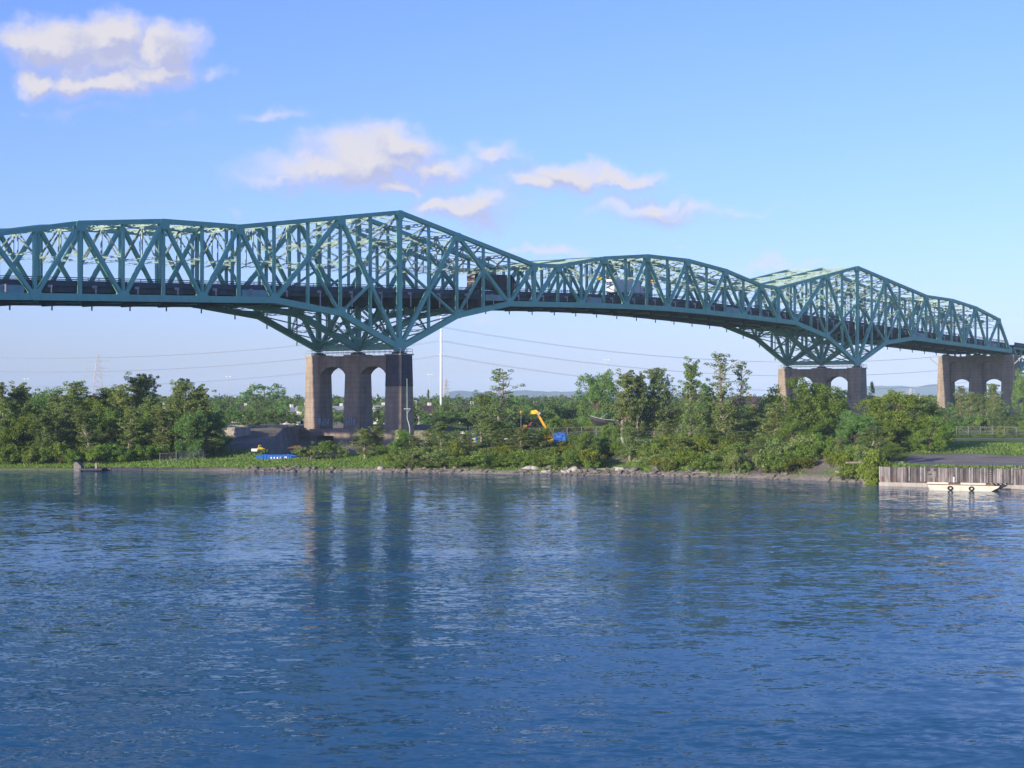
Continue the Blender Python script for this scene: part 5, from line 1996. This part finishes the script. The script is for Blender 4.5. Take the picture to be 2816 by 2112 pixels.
def proto(kind, seed, leafmat, barkmat):
    """A tree of about unit size class: returns (trunk mesh, crown mesh, height, width)."""
    g = np.random.default_rng(seed)
    tr = MB()
    C, R = [], []
    if kind == 'poplar':
        H, Wd = 12.0, 4.6
        trunk = [np.array([0, 0, -0.5])]
        for i in range(8):
            trunk.append(trunk[-1] + np.array([g.normal(0, .12), g.normal(0, .12), (H * 0.97 + .5) / 8]))
        tr.tube(trunk, [0.2 * (1 - i / 8.6) + 0.02 for i in range(9)], 7)
        nl = 46
        for i in range(nl):
            f = 0.16 + 0.82 * (i + g.random()) / nl
            base = trunk[min(8, int(f * 8))] * (1 - (f * 8) % 1) + trunk[min(8, int(f * 8) + 1)] * ((f * 8) % 1)
            prof = (0.55 + 0.45 * math.sin(min(1, (f - .1) / .45) * math.pi / 2)) * (1 - max(0, f - .5) / .5 * 0.72)
            ln = Wd / 2 * prof * g.uniform(.65, 1.25) + 0.3
            az = i * 2.4 + g.normal(0, .4)
            el = rad(g.uniform(36, 66) if f > .3 else g.uniform(8, 40))
            path = limb_path(g, base, (math.cos(az) * math.cos(el), math.sin(az) * math.cos(el), math.sin(el)), ln, 4, 0.5)
            tr.tube(path, [0.065 * (1 - f * .6), 0.05, 0.035, 0.025, 0.012], 4, cap=False)
            for k in (1, 2, 3, 4):
                if g.random() < (0.5 if k == 1 else 0.86):
                    C.append(path[k] + g.normal(0, .22, 3))
                    R.append(g.uniform(.32, .62) * (1.1 - .35 * f))
                if g.random() < .35:
                    C.append(path[k] + g.normal(0, .45, 3))
                    R.append(g.uniform(.2, .4))
        per, size = 46, 0.10
    elif kind == 'sparse':
        H, Wd = 12.0, 4.2
        trunk = [np.array([0, 0, -0.5])]
        for i in range(8):
            trunk.append(trunk[-1] + np.array([g.normal(0, .1), g.normal(0, .1), (H * 0.97 + .5) / 8]))
        tr.tube(trunk, [0.19 * (1 - i / 8.6) + 0.02 for i in range(9)], 7)
        for i in range(44):
            f = 0.14 + 0.84 * (i + g.random()) / 44
            base = trunk[min(8, int(f * 8))] * (1 - (f * 8) % 1) + trunk[min(8, int(f * 8) + 1)] * ((f * 8) % 1)
            upper = f > .48
            ln = Wd / 2 * ((0.75 if upper else .95) * g.uniform(.6, 1.25)) * (1 - max(0, f - .72) / .28 * .5) + .3
            az = i * 2.4 + g.normal(0, .4)
            el = rad(g.uniform(35, 68))
            path = limb_path(g, base, (math.cos(az) * math.cos(el), math.sin(az) * math.cos(el), math.sin(el)), ln, 4, 0.7)
            tr.tube(path, [0.06 * (1 - f * .6), 0.045, 0.03, 0.02, 0.012], 4, cap=False)
            for k in (1, 2, 3, 4):
                if g.random() < ((.12, .3, .6, .9)[k - 1] if upper else .85):
                    C.append(path[k] + g.normal(0, .15, 3))
                    R.append(g.uniform(.25, .42) if upper else g.uniform(.35, .6))
        per, size = 32, 0.098
    elif kind in ('round', 'broad'):
        H, Wd = (9.0, 8.0) if kind == 'round' else (8.5, 12.0)
        tr.tube([(0, 0, -0.5), (0.1, 0, 1.2), (0.05, 0.1, H * .35), (0, 0.1, H * .6)], [0.32, 0.26, 0.2, 0.1], 8)
        nb = 320 if kind == 'round' else 640
        k = 0
        lobes = [(g.uniform(-1, 1, 3) * np.array([Wd * .34, Wd * .34, H * .42]) + np.array([0, 0, H * .5]), g.uniform(.18, .30)) for _ in range(38)]
        while k < nb:
            lc, lr = lobes[int(g.integers(len(lobes)))]
            d = g.normal(0, 1, 3)
            d /= np.linalg.norm(d)
            p = lc + d * lr * np.array([Wd / 2, Wd / 2, H * .46]) * g.uniform(.7, 1.05)
            q = (p - np.array([0, 0, H * .50])) / np.array([Wd / 2, Wd / 2, H * .49])
            if np.dot(q, q) > 1.05 or p[2] < H * 0.02:
                continue
            C.append(p)
            R.append(g.uniform(.4, .72))
            if k % 7 == 0:
                tr.tube(limb_path(g, (0, 0, H * g.uniform(.18, .5)), (p - np.array([0, 0, H * .35])), float(np.linalg.norm(p - np.array([0, 0, H * .35]))), 4, 0.1, .1), [0.1, 0.07, 0.05, 0.035, 0.015], 4, cap=False)
            k += 1
        per, size = 56, 0.108
    elif kind == 'bush':
        H, Wd = 3.0, 4.0
        for i in range(7):
            az = g.uniform(0, 6.28)
            path = limb_path(g, (g.normal(0, .25), g.normal(0, .25), -0.3), (math.cos(az) * .5, math.sin(az) * .5, 1), H * g.uniform(.5, .85), 4, .2)
            tr.tube(path, [0.05, 0.04, 0.03, 0.02, 0.01], 4, cap=False)
        lob = [(np.array([g.uniform(-.55, .55) * Wd / 2, g.uniform(-.55, .55) * Wd / 2, H * g.uniform(.25, .72)]), g.uniform(.26, .45)) for _ in range(8)]
        for i in range(84):
            lc, lr = lob[int(g.integers(8))]
            d = g.normal(0, 1, 3)
            d /= np.linalg.norm(d)
            p = lc + d * lr * np.array([Wd / 2, Wd / 2, H * .5])
            p[2] = max(p[2], 0.15)
            C.append(p)
            R.append(g.uniform(.25, .45))
        per, size = 38, 0.085
    elif kind == 'mid':
        H, Wd = 9.0, 6.5
        tr.tube([(0, 0, -0.5), (0, 0.1, H * .3), (0.1, 0, H * .8)], [0.22, 0.16, 0.05], 6)
        lobes = [(np.array([g.normal(0, .38) * Wd / 2, g.normal(0, .38) * Wd / 2, H * g.uniform(.3, .8)]), g.uniform(.25, .42)) for _ in range(8)]
        for i in range(110):
            lc, lr = lobes[int(g.integers(8))]
            d = g.normal(0, 1, 3)
            d /= np.linalg.norm(d)
            C.append(lc + d * lr * np.array([Wd / 2, Wd / 2, H * .42]))
            R.append(g.uniform(.45, .8))
        per, size = 22, 0.20
    elif kind == 'column':
        H, Wd = 14.0, 3.4
        tr.tube([(0, 0, -0.5), (0, 0, H * .9)], [0.22, 0.05], 6)
        for i in range(130):
            f = g.random()
            a = g.uniform(0, 6.28)
            rr_ = Wd / 2 * math.sin(min(1, f * 1.6 + .15) * math.pi / 2) * (1 - f ** 3) * g.uniform(.3, 1)
            C.append(np.array([math.cos(a) * rr_, math.sin(a) * rr_, H * (.05 + .93 * f)]))
            R.append(g.uniform(.4, .6))
        per, size = 22, 0.17
    C, R = np.array(C), np.array(R)
    V, Q = leaf_quads(g, C, R, per, size)
    cm = arr_mesh('crown', V, Q, M[leafmat])
    tm = tr.mesh('trunk', M[barkmat])
    z1 = float(np.percentile(V[:, 2], 99.6))
    wd = float(np.percentile(V[:, 0], 98.5) - np.percentile(V[:, 0], 1.5))
    return tm, cm, z1, wd


PR = {
    'poplar': [proto('poplar', s, 'leaf_poplar', 'bark') for s in (1, 2, 3, 4, 5)],
    'sparse': [proto('sparse', s, 'leaf_poplar', 'bark') for s in (11, 12, 13)],
    'dark': [proto('round', s, 'leaf_dark', 'bark_dark') for s in (21, 22)],
    'darkpoplar': [proto('poplar', s, 'leaf_dark', 'bark') for s in (26, 27)],
    'olive': [proto('broad', s, 'leaf_olive', 'bark_dark') for s in (31, 32)],
    'round': [proto('round', s, 'leaf_bush', 'bark_dark') for s in (36, 37)],
    'bush': [proto('bush', s, 'leaf_bush', 'bark_dark') for s in (41, 42, 43, 44)],
    'greybush': [proto('bush', s, 'leaf_poplar', 'bark') for s in (46, 47)],
    'yellowbush': [proto('bush', s, 'leaf_yellow', 'bark_dark') for s in (48, 49)],
    'mid': [proto('mid', s, 'leaf_dark', 'bark_dark') for s in (51, 52, 53)] + [proto('mid', s, 'leaf_far', 'bark_dark') for s in (54, 55, 56)],
    'column': [proto('column', 61, 'leaf_far', 'bark_dark')],
}
rt = random.Random(21)
CNT = {}


def tree(kind, px, topy, Y, wpx, label, group=None, name=None, cat=None, sink=0.0, var=None):
    L_ = PR[kind]
    i = CNT.get(kind, 0)
    CNT[kind] = i + 1
    tm, cm, h, w = L_[(i if var is None else var) % len(L_)]
    X = (px - CXP) / FPX * Y
    z = ground(X, Y) - sink
    Ht = max(0.8, CAM_H + (HYP - topy) / FPX * Y - z)
    Wt = wpx / FPX * Y
    bushy = 'bush' in kind
    name = name or ('bush' if bushy else {'poplar': 'poplar_tree', 'sparse': 'poplar_tree', 'darkpoplar': 'poplar_tree', 'column': 'columnar_tree'}.get(kind, 'leafy_tree'))
    r = empty(name, (X, Y, z), label, cat or ('bush' if bushy else 'tree'), group, rt.uniform(0, 6.28))
    r.scale = (Wt / w, Wt / w, Ht / h)
    for nm, me in (('stem' if bushy else 'trunk', tm), ('crown', cm)):
        o = bpy.data.objects.new(nm, me)
        COL.objects.link(o)
        o.parent = r
    return r


# the grove on the left bank
G1 = 'trees of the dense grove on the left bank'
G1L = 'leafy tree in the dense grove on the left bank'
for (k, px, ty, Y, w) in [
    ('poplar', -60, 1062, 362, 95), ('poplar', 10, 1052, 362, 80), ('poplar', 52, 1052, 366, 80), ('dark', 122, 1070, 392, 110), ('poplar', 95, 1105, 358, 80), ('poplar', 160, 1090, 364, 90),
    ('poplar', 200, 1050, 372, 100), ('poplar', 180, 1105, 354, 85), ('round', 240, 1100, 368, 100), ('poplar', 232, 1125, 352, 80), ('poplar', 270, 1085, 374, 85), ('poplar', 296, 1068, 378, 85),
    ('poplar', 330, 1058, 374, 85), ('poplar', 352, 1118, 356, 85), ('poplar', 378, 1028, 378, 75), ('darkpoplar', 400, 1032, 380, 75), ('round', 300, 1125, 360, 85), ('poplar', 425, 1090, 366, 90),
    ('poplar', 448, 1125, 358, 85), ('poplar', 486, 1046, 360, 62), ('poplar', 513, 1042, 361, 80), ('poplar', 545, 1056, 362, 70), ('poplar', 562, 1105, 360, 80), ('dark', 588, 1135, 363, 66),
    ('round', 60, 1135, 352, 95), ('poplar', 120, 1140, 350, 75), ('dark', 20, 1130, 356, 90), ('round', 400, 1140, 362, 90), ('dark', 520, 1130, 358, 90), ('poplar', 470, 1100, 362, 80),
    ('poplar', 0, 1100, 352, 80), ('dark', 350, 1090, 384, 110), ('dark', 250, 1095, 384, 110), ('dark', 150, 1100, 384, 110), ('dark', 450, 1105, 366, 90), ('dark', 60, 1100, 384, 110), ('dark', -30, 1100, 384, 110),
]:
    own = {378: 'tallest tree of the left grove, dark spreading top just right of the pylon', 200: 'round-topped grove tree immediately left of the lattice pylon', 330: 'low-topped grove tree between the pylon and the tallest dark crown', 486: 'left spike of the three upright tops near the right end of the left grove', 513: 'middle spike of the three upright tops near the right end of the left grove', 545: 'right spike of the three upright tops near the right end of the left grove', 10: 'left one of two pointed crowns at the left edge of the grove', 52: 'right one of two pointed crowns at the left edge of the grove', 122: 'rounded dark crown set back between the pointed left pair and the pylon', 588: 'dark low tree ending the left grove beside the concrete block'}
    tree(k, px, ty, Y, w, own.get(px, G1L), None if px in own else G1)
tree('poplar', 499, 1180, 363, 38, 'slender small tree at the right edge of the left grove')
G1B = 'bushes at the foot of the left grove'
for (px, ty, Y, w) in [(-20, 1215, 349, 60), (25, 1225, 349, 55), (75, 1232, 348, 50), (115, 1220, 349, 60), (165, 1215, 349, 60), (205, 1235, 348, 50), (255, 1225, 349, 60), (300, 1220, 351, 60), (345, 1232, 352, 50), (400, 1222, 354, 60), (445, 1215, 357, 60), (490, 1212, 361, 60), (535, 1205, 366, 60), (575, 1198, 370, 60), (608, 1200, 374, 50)]:
    tree('bush', px, ty, Y, w, 'green bush at the foot of the left grove', G1B)

# bank below and right of the first pier
tree('greybush', 858, 1226, 347, 74, 'broad grey-green bush before the left corner of the first pier footing')
tree('bush', 912, 1212, 347, 80, 'large rounded bush before the dark opening of the first pier')
tree('poplar', 1003, 1178, 345, 58, 'young poplar left of two before the first pier footing')
tree('poplar', 1036, 1172, 347, 52, 'young poplar right of two before the first pier footing')
tree('dark', 1060, 1232, 347, 52, 'small dark leafy tree right of the two young poplars')
tree('yellowbush', 1082, 1243, 340, 40, 'yellow-green bush on the bank right of the two young poplars')
for (k, px, ty, Y, w, lb) in [
    ('poplar', 1216, 1160, 341, 66, 'bushy young poplar under the white transmission pole'),
    ('poplar', 1256, 1182, 341, 50, 'short poplar before the portable toilets'),
    ('sparse', 1368, 1015, 345, 84, 'tall poplar with open top left of the crane'),
    ('poplar', 1332, 1076, 352, 66, 'leafy poplar close behind the left of the open-topped poplar'),
    ('poplar', 1352, 1150, 342, 80, 'bushy lower tree under the open-topped poplar'),
    ('poplar', 1400, 1178, 338, 80, 'round leafy tree right of the foot of the open-topped poplar'),
    ('poplar', 1448, 1186, 344, 70, 'low leafy tree below the orange excavator'),
    ('poplar', 1494, 1184, 336, 84, 'rounded leafy tree right at the waterline before the crane'),
    ('round', 1562, 1226, 342, 64, 'green shrubby tree before the blue storage box'),
    ('dark', 1644, 1024, 422, 92, 'dark rounded tree rising over the laid up boat'),
    ('poplar', 1722, 1018, 345, 76, 'twin-topped poplar just right of the laid up boat'),
    ('poplar', 1752, 1026, 347, 56, 'narrow poplar crown joining the twin-topped poplar on its right'),
    ('poplar', 1800, 1014, 350, 78, 'pale poplar standing between the boat poplar and the dark narrow poplar'),
    ('sparse', 1836, 1026, 352, 55, 'thin side poplar with sky showing through its top'),
    ('darkpoplar', 1894, 986, 330, 66, 'narrow dark poplar with long bare trunk'),
    ('sparse', 1988, 972, 326, 88, 'tallest pale poplar with airy crown'),
    ('sparse', 2030, 996, 332, 62, 'airy poplar leaning right of the tallest pale poplar'),
    ('darkpoplar', 1948, 1056, 338, 62, 'small dark poplar between the two tallest poplars'),
    ('poplar', 1760, 1105, 352, 80, 'bushy lower poplar growth right of the green tractor'),
    ('poplar', 1846, 1120, 352, 80, 'bushy lower poplar growth by the silver car'),
    ('poplar', 1925, 1130, 340, 70, 'leafy young poplar right of the bare-trunked poplar'),
    ('poplar', 2010, 1110, 334, 92, 'dense lower growth under the tallest pale poplar'),
    ('poplar', 2070, 1120, 340, 66, 'leafy young poplar right below the tallest pale poplar'),
    ('poplar', 2128, 1110, 318, 92, 'pale leafy poplar on the bank left of the big round tree'),
    ('greybush', 2150, 1205, 306, 100, 'large grey-green bush at the waterline below the big round tree'),
    ('olive', 2218, 1046, 342, 205, 'big round olive-green tree before the second pier'),
    ('olive', 2470, 1080, 326, 215, 'broad olive-green tree with layered branches left of the quay'),
    ('round', 2172, 1148, 336, 84, 'shrubby tree filling the left foot of the big round olive tree'),
    ('round', 2285, 1152, 334, 84, 'shrubby tree filling the right foot of the big round olive tree'),
    ('round', 2424, 1158, 318, 84, 'shrubby tree at the left foot of the broad layered olive tree'),
    ('dark', 2348, 1132, 318, 92, 'darker tree between the two big olive trees'),
    ('olive', 2555, 1150, 320, 120, 'right-hand low spreading olive tree beside the gravel lot'),
    ('round', 2385, 1215, 306, 110, 'green shrubby tree just left of the quay wall'),
    ('round', 2440, 1225, 302, 100, 'dense green shrub hanging over the left end of the quay'),
    ('column', 2398, 1050, 640, 20, 'narrow columnar tree beside the second pier'),
    ('dark', 2368, 1085, 600, 62, 'dark rounded tree at the right foot of the second pier'),
    ('poplar', 2638, 1062, 560, 46, 'tree standing in the left opening of the right pier'),
    ('poplar', 2672, 1078, 540, 46, 'poplar before the middle leg of the right pier'),
    ('poplar', 2700, 1082, 540, 44, 'young poplar right of the middle leg of the right pier'),
    ('poplar', 2732, 1056, 560, 46, 'tree standing in the right opening of the right pier'),
    ('dark', 2822, 1020, 560, 60, 'dark tree at the right edge of the picture beyond the right pier'),
]:
    tree(k, px, ty, Y, w, lb)

# bushes along the bank, in front of the track
G2 = 'bushes covering the river bank'
rb = random.Random(33)
spots = []
for px in range(1085, 2420, 24):
    for row in range(4):
        q = px + rb.uniform(-9, 9)
        if rb.random() < 0.24:
            continue
        spots.append((q, row))
bare_px = [(1650, 1800), (2060, 2110), (2220, 2330), (1285, 1310)]
for (q, row) in spots:
    if any(a < q < c for a, c in bare_px) and row < 2 + (rb.random() < .3):
        if rb.random() < 0.8:
            continue
    Y0 = 320
    D = (2.7, 7.0, 12.0, 17.5)[row] + rb.uniform(-1.2, 1.8)
    for _ in range(3):
        X = (q - CXP) / FPX * Y0
        Y0 = float(shore(X)) + D
    hgt = rb.uniform(1.1, 3.9) * (0.8 if row == 3 else 1.0)
    z = ground(X, Y0)
    ty = HYP - (z + hgt - CAM_H) * FPX / Y0
    if q < 1800:
        ty = max(ty, 1211 + 26 * rb.random() ** 1.5)
    k = rb.choice(['bush', 'bush', 'bush', 'greybush', 'yellowbush'])
    lb = {'bush': 'mid-green bush covering the bank between waterline and gravel track', 'greybush': 'grey-green bush covering the bank between waterline and gravel track', 'yellowbush': 'yellow-green bush covering the bank between waterline and gravel track'}[k]
    tree(k, q, ty, Y0, rb.uniform(50, 86), lb, {'bush': 'mid-green bushes on the bank', 'greybush': 'grey-green bushes on the bank', 'yellowbush': 'yellow-green bushes on the bank'}[k])

G5 = 'young poplars along the river bank'
for px in (1105, 1140, 1178, 1290, 1432, 1484, 1590, 1625, 1672, 1735, 1815, 1872, 1945, 2045, 2085, 2180, 2300, 2400):
    q = px + rb.uniform(-8, 8)
    Y0 = 320
    D = rb.uniform(6, 15)
    for _ in range(3):
        X = (q - CXP) / FPX * Y0
        Y0 = float(shore(X)) + D
    z = ground(X, Y0)
    tree('poplar' if rb.random() < .75 else 'round', q, HYP - (z + rb.uniform(3.6, 6.2) - CAM_H) * FPX / Y0, Y0, rb.uniform(48, 78), 'young leafy tree growing among the bushes of the river bank', G5)

# bushes behind the fence and along the right verge
G3 = 'rounded bushes behind the fence'
for px in range(1530, 1720, 15):
    tree('yellowbush' if rb.random() < .5 else 'bush', px + rb.uniform(-5, 5), rb.uniform(1143, 1170), rb.uniform(405, 440), rb.uniform(48, 72), 'rounded bush in the row behind the fence below the boat', 'rounded bushes behind the fence below the boat')
for px in range(2560, 2840, 16):
    tree('bush' if rb.random() < .7 else 'yellowbush', px + rb.uniform(-6, 6), rb.uniform(1150, 1172), rb.uniform(410, 520), rb.uniform(38, 60), 'bush in the row behind the right-hand fence', 'bushes behind the right-hand fence')
for px in range(2590, 2830, 34):
    tree('bush', px + rb.uniform(-8, 8), rb.uniform(1205, 1218), rb.uniform(383, 391), rb.uniform(24, 40), 'low bush on the grass verge before the right-hand fence', 'low bushes on the right grass verge')
for px in range(1560, 2120, 26):
    tree('bush', px + rb.uniform(-8, 8), rb.uniform(1199, 1210), rb.uniform(372, 388), rb.uniform(30, 48), 'low bush along the fence beside the gravel track', 'low bushes along the fence')

# trees of the plain behind, one by one where they can be told apart
G4 = 'trees of the wooded plain behind the bridge'
G4L = 'leafy tree in the wooded plain behind the bridge'
rm = random.Random(77)
tree('mid', 728, 1056, 760, 92, 'large dark round-topped tree standing above the woods left of the first pier')
tree('column', 1178, 1072, 620, 12, 'small dark columnar tree right of the first pier')
mids = []
for px in range(590, 1665, 24):
    for (Y, lo, hi) in ((505, 1112, 1138), (560, 1100, 1125), (640, 1090, 1112)):
        mids.append((px + rm.uniform(-9, 9), rm.uniform(lo, hi), Y + rm.uniform(-25, 25)))
for px in range(1700, 2130, 28):
    for (Y, lo, hi) in ((480, 1112, 1140), (580, 1090, 1112)):
        mids.append((px + rm.uniform(-9, 9), rm.uniform(lo, hi), Y + rm.uniform(-25, 25)))
for px in range(2120, 2850, 24):
    for (Y, lo, hi) in ((580, 1105, 1130), (740, 1086, 1104)):
        mids.append((px + rm.uniform(-9, 9), rm.uniform(lo, hi), Y + rm.uniform(-25, 25)))
for px in list(range(1580, 2130, 30)) + list(range(2140, 2850, 26)):
    mids.append((px + rm.uniform(-9, 9), rm.uniform(1128, 1158), rm.uniform(425, 475)))
for px in range(1180, 1560, 26):
    mids.append((px + rm.uniform(-9, 9), rm.uniform(1132, 1158), rm.uniform(440, 480)))
for px in range(-60, 620, 60):
    mids.append((px, rm.uniform(1085, 1105), 560 + rm.uniform(-60, 60)))
pier_xy = [(at(n, t, 0).x, at(n, t, 0).y) for n in (0, 11, 17, 20) for t in np.linspace(-2, 27, 8)]
for (px, ty, Y) in mids:
    X = (px - CXP) / FPX * Y
    if any((X - a) ** 2 + (Y - c) ** 2 < 30 for a, c in pier_xy):
        continue
    tree('mid', px, ty, Y, rm.uniform(40, 62), G4L, G4)

# far woods: one mass to the horizon
g = np.random.default_rng(5)
Vs, Qs, o = [], [], 0
for i in range(1900):
    Y = 680 * (3600 / 680) ** g.random()
    X = g.uniform(-0.34, 0.36) * Y + g.uniform(-20, 20)
    if any((X - a) ** 2 + (Y - c) ** 2 < 60 for a, c in pier_xy):
        continue
    z = ground(X, Y)
    topy = 1097 - 14 * g.random() ** 1.6 + 6 * (g.random() - .5)
    hh = min(22, max(6, CAM_H + (HYP - topy) / FPX * Y - z))
    ww = hh * g.uniform(.5, .85)
    nc = 16
    d = g.normal(0, 1, (nc, 3))
    d /= np.linalg.norm(d, axis=1, keepdims=True)
    c = np.array([X, Y, z + hh * .52]) + d * np.array([ww * .42, ww * .42, hh * .38]) * g.uniform(.5, 1.0, (nc, 1))
    V, Q = leaf_quads(g, c, np.full(nc, ww * .26), 9, 0.075 * ww + 0.0002 * Y)
    Vs.append(V)
    Qs.append(Q + o)
    o += len(V)
fw = bpy.data.objects.new('distant_woods', arr_mesh('distant_woods', np.concatenate(Vs), np.concatenate(Qs), M['leaf_far']))
COL.objects.link(fw)
tag(fw, 'continuous band of distant woods reaching to the horizon', kind='stuff')

# grass and weeds of the banks
g = np.random.default_rng(15)
n = 90000
X = g.uniform(-110, 95, n)
D = 1.5 + 70 * g.random(n) ** 1.5
Y = shore(X) + D
okm = np.interp(X, gx, np.arange(nvx)).astype(int), np.interp(Y, gy, np.arange(nvy)).astype(int)
keep = (gravel[okm[1], okm[0]] + bare[okm[1], okm[0]]) < g.uniform(0.1, 0.75, n)
X, Y = X[keep], Y[keep]
Z = height(X, Y)
n = len(X)
hgt = g.uniform(.10, .36, n) * (0.6 + 0.9 * vnoise(X, Y, 4, 21))
a = g.uniform(0, 6.28, n)
w = g.uniform(.05, .13, n)
lx, ly = g.normal(0, .15, n), g.normal(0, .15, n)
V = np.stack([np.stack([X - np.cos(a) * w, Y - np.sin(a) * w, Z - .03], -1), np.stack([X + np.cos(a) * w, Y + np.sin(a) * w, Z - .03], -1), np.stack([X + lx + np.cos(a) * w * .5, Y + ly, Z + hgt], -1), np.stack([X + lx - np.cos(a) * w * .5, Y + ly, Z + hgt * .9], -1)], 1).reshape(-1, 3)
M['leaf_grass'] = leaf_mat('meadow_grass', (0.113, 0.221, 0.035), (0.175, 0.301, 0.051), (0.267, 0.393, 0.088))
gr = bpy.data.objects.new('bank_grass', arr_mesh('bank_grass', V, np.arange(n * 4).reshape(-1, 4), M['leaf_grass']))
COL.objects.link(gr)
tag(gr, 'tall grass and weeds of the river banks', kind='stuff')
print('objects', len(SC.objects))
